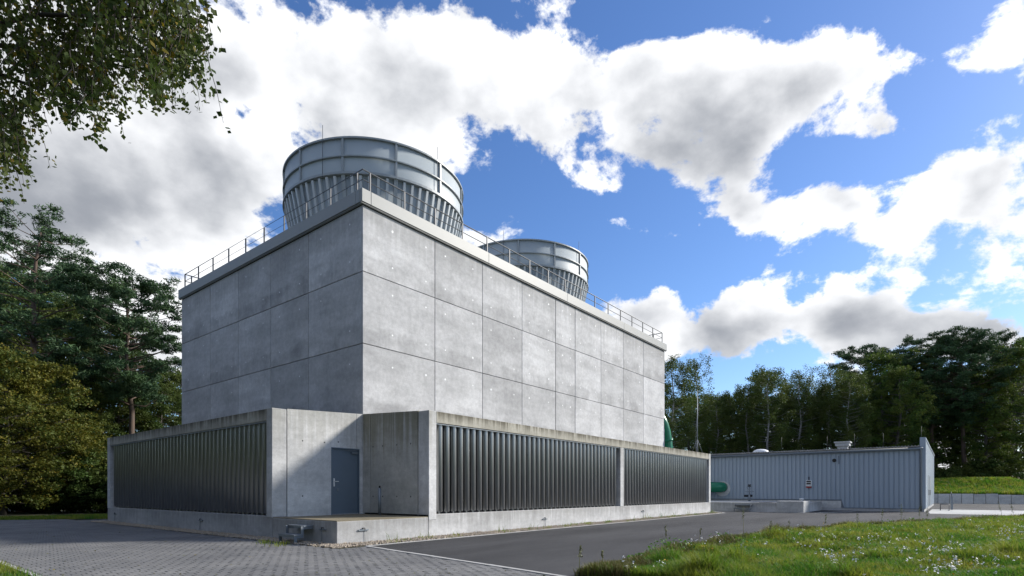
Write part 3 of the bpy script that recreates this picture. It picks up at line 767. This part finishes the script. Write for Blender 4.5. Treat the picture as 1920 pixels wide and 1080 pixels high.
# grass bank behind the retaining wall
def bank():
    bm = MB(); nx, ny = 14, 40; v = []
    for i in range(nx):
        for j in range(ny):
            x = 70.35 + i * 2.2; y = 25 - j * 2.2
            edge = 1.0 if y > -21 else max(0, 1 - (-21 - y) / 9)
            h = (1.05 + 1.3 * min(1, i / 4) + .5 * math.sin(x * .3 + y * .2) * min(1, i / 3)) * edge - .06 * (1 - edge)
            v.append((x, y, h))
    fs = [(i * ny + j, i * ny + j + 1, (i + 1) * ny + j + 1, (i + 1) * ny + j) for i in range(nx - 1) for j in range(ny - 1)]
    o = bm.add(v, fs, True).build('grass_bank', 'turf'); struct(o)
bank()
bank_h = lambda x, y: (1.05 + 1.3 * np.minimum(1, (x - 70.35) / 8.8) + .5 * np.sin(x * .3 + y * .2) * np.minimum(1, (x - 70.35) / 6.6)) * np.where(y > -21, 1.0, np.maximum(0, 1 - (-21 - y) / 9))
plane_obj('lawn', [(69.5, -60), (110, -60), (110, -20.5), (69.5, -20.5)], -.012, 'turf')
plane_obj('lawn', [(-60, 18.5), (-22, 19.5), (-6, 20.4), (-2.0, 17.6), (1.5, 16.6), (10, 16.6), (10, 23), (-60, 23)], -.02, 'turf')
plane_obj('lawn', [(-9.25, -40), (-9.25, 1.5), (-12.1, 5.6), (-22, 9.1), (-60, 9), (-60, -40)], -.005, 'turf')

# ------------------------------------------------------------------ meadow and grass
MEADOW = [(-3.9, -10.75), (-.4, -10.5), (3.5, -10.45), (6.7, -10.75), (10.5, -11.6), (14.6, -12.8), (20.2, -15.4), (25, -17.3), (31, -19.2), (40, -22), (40, -40), (-4.5, -40), (-4.5, -15)]
def poly_in(poly, x, y):
    ins = np.zeros(x.shape, bool); n = len(poly)
    for i in range(n):
        x0, y0 = poly[i]; x1, y1 = poly[(i + 1) % n]
        c = ((y0 > y) != (y1 > y)) & (x < (x1 - x0) * (y - y0) / ((y1 - y0) + 1e-12) + x0)
        ins ^= c
    return ins
def edge_dist(poly, x, y, m):
    d = np.full(x.shape, 9e9)
    for i in range(m):
        ax, ay = poly[i]; bx, by = poly[i + 1]
        t = np.clip(((x - ax) * (bx - ax) + (y - ay) * (by - ay)) / ((bx - ax) ** 2 + (by - ay) ** 2), 0, 1)
        d = np.minimum(d, np.hypot(x - ax - t * (bx - ax), y - ay - t * (by - ay)))
    return d
def mz(x, y): return .03 + .05 * np.sin(x * .9 + 1) * np.sin(y * 1.1) + .04 * np.sin(x * 2.3 + y * 1.7)
def meadow_sheet():
    xs = np.arange(-5, 41, .5); ys = np.arange(-36, -10, .5)
    X, Y = np.meshgrid(xs, ys, indexing='ij'); ins = poly_in(MEADOW, X, Y); d = edge_dist(MEADOW, X, Y, 9)
    Z = np.where(ins, np.minimum(d * .25, .05) + mz(X, Y) * np.minimum(d / 1.5, 1), -.06 - .02 * d)
    ny = len(ys); v = np.stack([X, Y, Z], -1).reshape(-1, 3)
    fs = [(i * ny + j, (i + 1) * ny + j, (i + 1) * ny + j + 1, i * ny + j + 1) for i in range(len(xs) - 1) for j in range(ny - 1) if ins[i:i + 2, j:j + 2].any()]
    struct(MB().add(v, fs, True).build('meadow', 'turf'))
meadow_sheet()
def visible(x, y, z=0.2, lo=5.0, pad=.06):
    dx, dy = x - CAM[0], y - CAM[1]; f = dx * FW[0] + dy * FW[1]; r = dx * RT[0] + dy * RT[1]
    return (f > lo) & (np.abs(r) < f * (.926 + pad) + .3)
def clump(x, y): return .5 + .5 * np.sin(x * 1.7 + 2 * np.sin(y * .8)) * np.sin(y * 1.9 + 1.3 * np.sin(x * 1.1))
def blades(name, x, y, zb, h, w, m, lean=.5):
    n = len(x); a = rng.random(n) * 6.283; b = a + rng.uniform(-.6, .6, n) + 1.57
    dx, dy = np.cos(a) * w / 2, np.sin(a) * w / 2
    l1 = h * rng.uniform(.05, lean, n); lx, ly = np.cos(b) * l1, np.sin(b) * l1
    P = lambda ox, oy, z: np.stack([x + ox, y + oy, zb + z], -1)
    q = np.stack([P(-dx, -dy, -.01 * np.ones(n)), P(dx, dy, -.01 * np.ones(n)), P(dx * .8 + lx * .35, dy * .8 + ly * .35, h * .6), P(-dx * .8 + lx * .35, -dy * .8 + ly * .35, h * .6)], 1)
    t = np.stack([q[:, 3], q[:, 2], P(lx, ly, h * rng.uniform(.85, 1.0, n))], 1)
    me = bpy.data.meshes.new(name); V = np.concatenate([q.reshape(-1, 3), t[:, 2]], 0)
    me.vertices.add(len(V)); me.vertices.foreach_set('co', V.astype(np.float32).ravel())
    i4 = np.arange(n) * 4; tip = 4 * n + np.arange(n)
    loops = np.concatenate([np.stack([i4, i4 + 1, i4 + 2, i4 + 3], 1).ravel(), np.stack([i4 + 3, i4 + 2, tip], 1).ravel()])
    me.loops.add(len(loops)); me.loops.foreach_set('vertex_index', loops.astype(np.int32))
    me.polygons.add(2 * n); me.polygons.foreach_set('loop_start', np.concatenate([np.arange(n) * 4, 4 * n + np.arange(n) * 3]).astype(np.int32))
    me.update(calc_edges=True); me.materials.append(MATS[m])
    o = bpy.data.objects.new(name, me); COL.objects.link(o); o['kind'] = 'stuff'; return o
def meadow_grass():
    n = 620000
    f = 6.0 + 28 * rng.random(n) ** 1.7; r = f * rng.uniform(-.2, .99, n)
    x = CAM[0] + FW[0] * f + RT[0] * r; y = CAM[1] + FW[1] * f + RT[1] * r
    ok = poly_in(MEADOW, x, y); x, y, f = x[ok], y[ok], f[ok]
    d = edge_dist(MEADOW, x, y, 9); c = clump(x, y)
    k = len(x); h = (.06 + .16 * c * np.minimum(d / 1.2 + .45, 1)) * rng.uniform(.6, 1.35, k)
    zb = np.minimum(d * .25, .05) + mz(x, y) * np.minimum(d / 1.5, 1)
    # taller tufts here and there
    tx, ty = rng.uniform(-4, 26, 130), rng.uniform(-24, -10.8, 130)
    for a, b in zip(tx, ty):
        q = np.hypot(x - a, y - b) < .22; h[q] *= 1.6
    e = d < .55 + .5 * clump(x * 1.7, y * 1.3)
    e &= rng.random(k) < .8
    blades('meadow_grass', x[~e], y[~e], zb[~e], h[~e], (.006 + .00055 * f)[~e], 'grass', .9)
    blades('dry_edge_grass', x[e], y[e], zb[e], h[e] * 1.15, (.006 + .00055 * f)[e], 'dry_grass', .9)
    # broad-leaved herbs
    m = 60000; f = 6.5 + 22 * rng.random(m) ** 1.5; r = f * rng.uniform(0, .99, m)
    x = CAM[0] + FW[0] * f + RT[0] * r; y = CAM[1] + FW[1] * f + RT[1] * r
    ok = poly_in(MEADOW, x, y) & (clump(x * .7 + 3, y * .7) > .55); x, y = x[ok], y[ok]; k = len(x)
    V = leaf_quads(np.stack([x, y, .08 + mz(x, y) + .20 * rng.random(k) * clump(x, y)], -1), .035, .075, flat=.5)
    fastmesh('meadow_herbs', V, 4, 'herb', None, 'stuff')
def leaf_quads(c, s0, s1, flat=0.0, aspect=.7, droop=0.0):
    n = len(c); a = rng.normal(size=(n, 3)); a[:, 2] *= (1 - flat); a[:, 2] -= droop
    a /= np.linalg.norm(a, axis=1, keepdims=True)
    b = rng.normal(size=(n, 3)); b[:, 2] *= (1 - flat * .7); b -= a * (a * b).sum(1, keepdims=True); b /= np.linalg.norm(b, axis=1, keepdims=True)
    s = rng.uniform(s0, s1, (n, 1)); a = a * s; b = b * s * aspect * .5
    return np.stack([c - a * .5, c - a * .05 + b, c + a * .5, c - a * .05 - b], 1)
meadow_grass()
def verge(name, poly, n, h0, h1, w, zf=lambda x, y: 0 * x):
    xs = [p[0] for p in poly]; ys = [p[1] for p in poly]
    x = rng.uniform(min(xs), max(xs), n); y = rng.uniform(min(ys), max(ys), n)
    ok = poly_in(poly, x, y) & visible(x, y); x, y = x[ok], y[ok]
    blades(name, x, y, zf(x, y), rng.uniform(h0, h1, len(x)), w, 'grass', .8)
verge('verge_grass', [(-30, 19), (-6, 20.3), (-2.0, 17.6), (1.5, 16.6), (4, 16.6), (4, 23), (-30, 23)], 60000, .05, .16, .02)
verge('verge_grass', [(-9.2, -8), (-9.2, 1.5), (-12.1, 5.6), (-16, 7), (-16, -8)], 60000, .04, .12, .009)
verge('bank_grass', [(70.5, -9), (70.5, -38), (84, -38), (84, -9)], 60000, .2, .5, .07, bank_h)
# weeds along the gravel strip
def weeds():
    xs, ys, hs = [], [], []
    for k in range(60):
        x0 = -2.5 + 26.5 * rnd.random() ** .8; y0 = -3.95 + .55 * rnd.random(); s = rnd.uniform(.05, .2); h = rnd.choice((.06, .08, .1, .1, .15, .3))
        for q in range(int(26 if h < .2 else 9)):
            xs.append(x0 + rnd.gauss(0, s)); ys.append(min(-3.25, max(-4.0, y0 + rnd.gauss(0, .07)))); hs.append(h * rnd.uniform(.4, 1.2))
    for (x0, y0) in ((-4.0, -2.1), (-4.15, -1.6), (-3.95, -1.2), (-4.3, -2.4)):
        for q in range(30): xs.append(x0 + rnd.gauss(0, .12)); ys.append(y0 + rnd.gauss(0, .12)); hs.append(rnd.uniform(.04, .14))
    blades('strip_weeds', np.array(xs), np.array(ys), np.zeros(len(xs)), np.array(hs), .014, 'grass', .7)
weeds()
# fallen leaves on the paving
def litter():
    n = 420; f = 8.8 + 22 * rng.random(n) ** 1.4; q = f * rng.uniform(-.92, .15, n)
    x = CAM[0] + FW[0] * f + RT[0] * q; y = CAM[1] + FW[1] * f + RT[1] * q
    ok = np.array([in_paving(a, b) for a, b in zip(x, y)]); c = np.stack([x, y, np.full(n, .012)], -1)[ok]
    V = leaf_quads(c, .03, .06, flat=.93); V[..., 2] = np.clip(V[..., 2], .004, .03)
    fastmesh('fallen_leaves', V, 4, 'dry_grass', None, 'stuff')
litter()
# flower patches: heads on the plants, far too many to count
def flowers():
    pts, ypts = [], []
    P = [(1220, 990, 60, 26), (1290, 1010, 120, 40), (1205, 1010, 60, 16), (1510, 1003, 90, 30), (1600, 1020, 120, 40), (1560, 1045, 50, 20), (1180, 1062, 30, 10), (1235, 1058, 30, 8), (1660, 1003, 60, 20), (1720, 1022, 150, 60), (1790, 1035, 120, 40), (1850, 1050, 110, 40), (1880, 990, 120, 50), (1905, 1000, 80, 40), (1840, 985, 70, 30), (1780, 1060, 70, 30), (1010, 1065, 40, 12), (1400, 1030, 120, 16), (1700, 1065, 200, 20)]
    for px, py, s, n in P:
        for k in range(int(n * 1.1)):
            qx, qy = px + rnd.gauss(0, s * .30), py + rnd.gauss(0, s * .10)
            if qy < 976: continue
            d = ray(qx, qy); h = .24; t = (h - CAM[2]) / d[2]; p = CAM + d * t
            if not poly_in(MEADOW, np.array([p[0]]), np.array([p[1]]))[0]: continue
            (ypts if (rnd.random() < .08) else pts).append((p[0], p[1], h + rnd.uniform(-.08, .1)))
    for arr, m, nm in ((pts, 'petal', 'white_flowers'), (ypts, 'yellow_petal', 'yellow_flowers')):
        arr = np.array(arr); c = np.repeat(arr, 5, 0) + rng.normal(0, .018, (len(arr) * 5, 3))
        fastmesh(nm, leaf_quads(c, .018, .042, flat=.6, aspect=.9), 4, m, None, 'stuff')
flowers()
def dry_stalk(px, depth, h, i):
    while not poly_in(MEADOW, np.array([at(px, depth)[0]]), np.array([at(px, depth)[1]]))[0] and depth > 7: depth -= .15
    x, y, _ = at(px, depth - .1); t = thing('dry_stalk', 'tall dried seed stalk rising above the meadow edge', 'plant', (x, y, 0), 'dried seed stalks at the meadow edge')
    lean = (rnd.gauss(0, .06), rnd.gauss(0, .06))
    MB().tube([(0, 0, -.02), (lean[0] * h * .4, lean[1] * h * .4, h * .5), (lean[0] * h, lean[1] * h, h)], [.006, .005, .003], 5).build('stem', 'stalk', t)
    n = 60; u = rng.uniform(.62, 1.0, n); c = np.stack([lean[0] * h * u, lean[1] * h * u, h * u], -1) + rng.normal(0, 1, (n, 3)) * np.array([.022, .022, .01]) * (h / .9)
    fastmesh('seed_head', leaf_quads(c, .015, .04), 4, 'stalk', t)
for i, (px, dpt, h) in enumerate([(1395, 14.2, .95), (1250, 13.4, .62), (1085, 10.5, .5), (1020, 9.6, .32), (1545, 15.6, .72), (1440, 14.4, .6), (1690, 18.2, .95), (1722, 18.6, .85), (1652, 18, .8), (1608, 16.5, .7), (1740, 19, .8), (1882, 21, 1.0), (1905, 21.5, .9), (1480, 15.2, .55), (1130, 11.2, .35), (1310, 13.8, .45)]): dry_stalk(px, dpt, h, i)

# ------------------------------------------------------------------ trees
def limb_curve(p0, d, L, up=.25, n=5, jit=.08):
    p = Vector(p0); d = Vector(d).normalized(); pts = [p.copy()]
    for k in range(n):
        d = (d + Vector((rnd.gauss(0, jit), rnd.gauss(0, jit), up / n + rnd.gauss(0, jit)))).normalized()
        p = p + d * (L / n); pts.append(p.copy())
    return pts
def cloud_pts(c, r, n, flat=1.0):
    v = rng.normal(size=(n, 3)); v /= np.linalg.norm(v, axis=1, keepdims=True)
    v *= rng.random((n, 1)) ** .5 * r; v[:, 2] *= flat
    return v + np.asarray(c)
def make_tree(kind, label, H, W, z_lo, leaf, leafm, barkm, nclump, nleaf, group, trunk_r=.22, clump_r=.8, flat=.6, shape='round', gap=1.0, s=(.12, .22), aspect=.7, droop=0.0, seed=1):
    rnd.seed(seed); global rng; rng = np.random.default_rng(seed)
    t = thing(kind, label, 'tree', (0, 0, -500), group)
    tb = MB(); lean = (rnd.gauss(0, .03), rnd.gauss(0, .03)); n = 9
    tp = [Vector((lean[0] * H * (k / n) + .12 * math.sin(k * 1.3 + seed), lean[1] * H * (k / n) + .12 * math.cos(k * 1.7 + seed), H * .96 * k / n - .1)) for k in range(n + 1)]
    tr = [trunk_r * (1.25 if k == 0 else 1) * (1 - .85 * k / n) + .015 for k in range(n + 1)]
    tb.tube(tp, tr, 9)
    C = []
    for k in range(nclump):
        u = (k + rnd.random()) / nclump
        z = z_lo + (H - z_lo) * (u ** .85)
        q = (z - z_lo) / (H - z_lo)
        if shape == 'round': w = W * math.sqrt(max(.03, 1 - (2 * q - .85) ** 2 / 1.4))
        elif shape == 'umbrella': w = W * (.35 + .75 * math.sin(min(1, q * 1.15) * math.pi * .62)) * (1 if q < .85 else .72)
        elif shape == 'cone': w = W * (1.02 - q) ** .75
        else: w = W * (.55 + .45 * math.sin(q * math.pi))
        a = k * 2.399 + rnd.gauss(0, .4); rr = w * (.35 + .65 * rnd.random() ** .5)
        zt = min(max(z - rr * .25, H * .12), H * .93); i = min(n - 1, int(zt / (H * .96) * n))
        b = tp[i].lerp(tp[i + 1], zt / (H * .96) * n - i)
        e = Vector((b.x + math.cos(a) * rr, b.y + math.sin(a) * rr, z))
        if rr > W * .3 or rnd.random() < .4:
            mid = b.lerp(e, .5) + Vector((rnd.gauss(0, .12), rnd.gauss(0, .12), rnd.uniform(-.3, .1)))
            br = max(.018, trunk_r * .28 * (1 - .6 * q)); tb.tube([b, mid, e], [br, br * .65, br * .25], 5, cap=False)
            if rnd.random() < .7: C.append((mid.lerp(e, .45), clump_r * .7))
        C.append((e, clump_r * rnd.uniform(.65, 1.2)))
    tb.build('trunk', barkm, t)
    P = []
    for c, r in C:
        m = int(nleaf * (r / clump_r) ** 2)
        # several sprays inside each clump, so that the outline is ragged and sky shows between
        k = 5; sub = cloud_pts(c, r * .8, k, flat)
        for q in sub: P.append(cloud_pts(q, r * .5, m // k, flat * .85))
    P = np.concatenate(P, 0)
    if droop: P[:, 2] -= rng.random(len(P)) ** 2 * droop
    V = leaf_quads(P, s[0], s[1], flat=.2, aspect=aspect, droop=droop * .6)
    fastmesh('crown', V, 4, leafm, t)
    return t
protos = []
def forest():
    G1, G2, G3 = 'trees behind the tower on the paving side', 'trees behind the metal shed', 'undergrowth shrubs at the wood edge'
    pineA = make_tree('pine_tree', 'tall Scots pine with flat tufted crown and bare trunk', 15.5, 4.0, 7.0, 0, 'leaf_pine', 'bark_pine', 95, 430, G1, .24, 1.0, .5, 'umbrella', s=(.16, .34), aspect=.22, seed=3)
    pineB = make_tree('pine_tree', 'dense dark pine with layered needle tufts', 18, 4.4, 5.0, 0, 'leaf_pine', 'bark_pine', 80, 330, G1, .28, 1.05, .42, 'column', s=(.16, .34), aspect=.22, seed=5)
    decA = make_tree('broadleaf_tree', 'dark green broadleaf tree', 14, 3.7, 2.5, 0, 'leaf_dark', 'bark_grey', 95, 300, G1, .2, .95, .75, 'round', s=(.10, .19), seed=8)
    decB = make_tree('broadleaf_tree', 'mid green broadleaf tree', 15, 3.4, 3.0, 0, 'leaf_green', 'bark_grey', 85, 270, G2, .2, .95, .75, 'round', s=(.11, .20), seed=9)
    gold = make_tree('broadleaf_tree', 'low spreading yellow-green broadleaf tree touching the verge', 8, 4.2, .5, 0, 'leaf_gold', 'bark_grey', 100, 330, G1, .14, .85, .6, 'round', s=(.08, .15), seed=12)
    birA = make_tree('birch_tree', 'slender birch with white trunk and drooping foliage', 16, 2.1, 4.5, 0, 'leaf_birch', 'bark_birch', 70, 230, G2, .12, .72, .9, 'column', s=(.09, .16), droop=.8, seed=15)
    birB = make_tree('birch_tree', 'thin wispy birch with bare white stem', 17, 1.5, 8, 0, 'leaf_birch', 'bark_birch', 40, 150, G2, .10, .6, 1.0, 'column', s=(.09, .16), droop=.9, seed=18)
    shrub = make_tree('shrub', 'dark leafy shrub at the wood edge', 3.4, 2.3, .2, 0, 'leaf_dark', 'bark_grey', 45, 260, G3, .06, .7, .8, 'round', s=(.09, .17), seed=21)
    protos.extend([pineA, pineB, decA, decB, gold, birA, birB, shrub])
    rnd.seed(99)
    def put(p, px, depth, H0, ztop_px=None, h=None, sx=1.0, label=None, group=None):
        x, y, _ = at(px, depth)
        hh = h if h else 1.35 + (HY - ztop_px) * depth / FPX
        s = hh / H0; dup(p, (x, y, -.05), rnd.random() * 6.28, (s * sx, s * sx, s), label, group)
    # paving side: two big pines, wood behind, gold trees in front
    put(pineB, 40, 38, 18, 395, sx=1.0, label='tall dense pine at the edge of the wood beside the paving', group=G1)
    put(pineA, 252, 41, 15.5, 512, sx=.9, label='Scots pine with bare reddish trunk standing right behind the louvred annex', group=G1)
    L = 'dark broadleaf tree in the wood behind the black louvres'
    for px, d, top in ((-60, 46, 470), (120, 47, 560), (175, 44, 600), (60, 52, 520), (-20, 40, 640), (285, 46, 715), (140, 40, 690), (335, 50, 700), (220, 47, 690), (310, 58, 690)): put(decA, px, d, 14, top, label=L, group=G1)
    L = 'pine in the wood behind the black louvres'
    for px, d, top in ((-120, 42, 380), (150, 55, 520), (100, 58, 480)): put(pineB, px, d, 18, top, label=L, group=G1)
    L = 'low spreading yellow-green tree at the verge beyond the paving'
    for px, d, top in ((5, 33.5, 665), (-90, 31, 640), (90, 38, 735)): put(gold, px, d, 8, top, label=L, group='yellow-green trees at the verge')
    L = 'dark leafy shrub at the verge beyond the paving'
    for k in range(12): put(shrub, -70 + k * 30, 37 + 2 * rnd.random(), 3.4, h=rnd.uniform(2.5, 4.5), sx=1.2, label=L, group='shrubs at the verge beyond the paving')
    # the wood goes on round the yard, left of the view
    L = 'dark broadleaf tree of the wood on the far side of the paving'
    for k in range(30):
        a = (-34 + 3 * rnd.random() - (k % 2) * 5, -42 + k * 3.2, -.05); s = rnd.uniform(1.0, 1.35)
        dup(decA, a, rnd.random() * 6.28, (s * 1.1, s * 1.1, s), L, 'wood left of the paving')
    for k in range(26): dup(shrub, (-30 + 2 * rnd.random(), -42 + k * 3.4, -.05), rnd.random() * 6.28, (1.5, 1.5, 1.3), 'dark shrub at the far side of the paving', 'shrubs left of the paving')
    # shed side
    L = 'slender drooping birch in the row behind the metal shed'
    for px, d, top in ((1262, 74, 672), (1440, 77, 690), (1400, 80, 720), (1500, 79, 710), (1555, 80, 715), (1590, 77, 700), (1345, 82, 735)): put(birA, px, d, 16, top, sx=1.25, label=L, group='birches behind the metal shed')
    L = 'thin wispy birch rising above the row behind the metal shed'
    for px, d, top in ((1308, 76, 668), (1505, 83, 690), (1545, 82, 690)): put(birB, px, d, 17, top, sx=1.3, label=L, group='wispy birches behind the metal shed')
    L = 'mid green broadleaf tree in the row behind the metal shed'
    for px, d, top in ((1290, 84, 745), (1370, 86, 740), (1430, 84, 700), (1470, 88, 740), (1530, 86, 735), (1600, 84, 705), (1650, 86, 665), (1680, 80, 690), (1720, 90, 660), (1850, 84, 690), (1900, 92, 650), (1935, 80, 640), (1330, 92, 750)): put(decB, px, d, 15, top, sx=1.0, label=L, group='broadleaf trees behind the metal shed')
    L = 'big dark pine towering over the retaining wall'
    for px, d, top in ((1745, 88, 632), (1810, 85, 626), (1880, 95, 632), (1640, 92, 650)): put(pineA, px, d, 15.5, top, sx=.92, label=L, group='pines over the retaining wall')
    L = 'dark broadleaf tree deep in the wood behind the shed'
    for k in range(16): put(decA, 1255 + k * 45, 97 + 6 * rnd.random(), 14, 740 - (40 if k > 8 else 0) + 20 * rnd.random(), label=L, group='background trees behind the shed')
    L = 'dark leafy shrub in the undergrowth behind the shed'
    for k in range(22): put(shrub, 1250 + k * 32, 82 + 7 * rnd.random(), 3.4, h=rnd.uniform(4, 6.5), sx=1.2, label=L, group='shrubs behind the metal shed')
forest()
for p in protos:
    for c in list(p.children): bpy.data.objects.remove(c)
    bpy.data.objects.remove(p)

# overhanging birch beside the camera
def near_birch():
    rnd.seed(41); global rng; rng = np.random.default_rng(41)
    B = CAM + FW * 6.0 + RT * -7.6; B[2] = 0
    t = thing('birch_tree', 'birch whose drooping leafy branches hang over the paving', 'tree', tuple(B))
    W = lambda r, f, z: Vector(RT) * (r + 7.6) + Vector(FW) * f + Vector((0, 0, z))   # local frame of the tree
    tb = MB(); tb.tube([(0, 0, -.05), (.05, 0, 2), (0, .05, 4.5), (.1, 0, 7), (.05, .1, 10.5)], [.2, .16, .14, .1, .03], 10); tb.build('trunk', 'bark_birch', t)
    # lower outline of the crown, as height over lateral offset (m, at the tree's own depth)
    ox = [-8.2, -6.6, -5.56, -5.35, -5.21, -4.98, -4.69, -4.46, -4.31, -4.05, -3.82, -3.59, -3.36, -3.24, -3.17]
    oz = [4.3, 4.4, 4.62, 4.75, 5.05, 5.4, 5.28, 5.28, 5.7, 5.6, 5.5, 5.6, 5.72, 5.85, 6.2]
    br = MB(); tw = MB(); leaves = []
    def twig(p, L):
        n = 5; pts = [p.copy()]; q = p.copy(); d = Vector((rnd.gauss(0, .35), rnd.gauss(0, .35), -.5))
        for k in range(n):
            d = (d + Vector((rnd.gauss(0, .12), rnd.gauss(0, .12), -.35))).normalized(); q = q + d * L / n; pts.append(q.copy())
        tw.tube(pts, [.0045, .004, .0035, .003, .002, .0015], 4, cap=False)
        m = int(L * 44)
        for k in range(m):
            u = rnd.random() * n; i = min(n - 1, int(u)); c = pts[i].lerp(pts[i + 1], u - i)
            leaves.append((c.x + rnd.gauss(0, .035), c.y + rnd.gauss(0, .035), c.z - abs(rnd.gauss(0, .035))))
    for (z0, r1, z1, f1) in ((6.4, -3.3, 7.0, .2), (5.6, -3.7, 6.15, -.4), (7.4, -3.6, 7.6, .7), (5.2, -4.9, 5.75, .3), (8.2, -4.2, 8.3, -.3), (4.6, -5.5, 5.2, -.2), (6.0, -4.5, 6.6, .9), (7.0, -5.0, 7.2, -.9), (9.0, -5.5, 9.2, .2), (6.6, -10.5, 7.0, .4), (7.6, -10.2, 8.2, -.5), (5.8, -9.8, 6.1, .0)):
        a = Vector((0, 0, z0)); e = W(r1, f1, z1) - Vector((0, 0, 0))
        m1 = a.lerp(e, .35) + Vector((0, 0, .35)); m2 = a.lerp(e, .7) + Vector((0, 0, .25 + rnd.gauss(0, .1)))
        br.tube([a, m1, m2, e], [.05, .035, .022, .006], 6, cap=False)
    br.build('branches', 'twig', t, 'stuff')
    for k in range(1750):
        r = rnd.uniform(-7.6, -3.38) if rnd.random() < .92 else rnd.uniform(-11, -8); f = rnd.gauss(0, .55)
        zl = float(np.interp(r, ox, oz)); top = 8.6 if r < -3.6 else 7.9
        z = zl + (top - zl) * rnd.random() ** 1.25; L = rnd.uniform(.35, .8)
        k2 = 1 + f / 6.0; twig(W(r * k2, f, 1.35 + (z + L * .9 - 1.35) * k2), L)
    tw.build('twigs', 'twig', t, 'stuff')
    c = np.array(leaves); V = leaf_quads(c, .038, .068, flat=.0, aspect=.85, droop=.7)
    fastmesh('crown', V, 4, 'leaf_near', t)
near_birch()
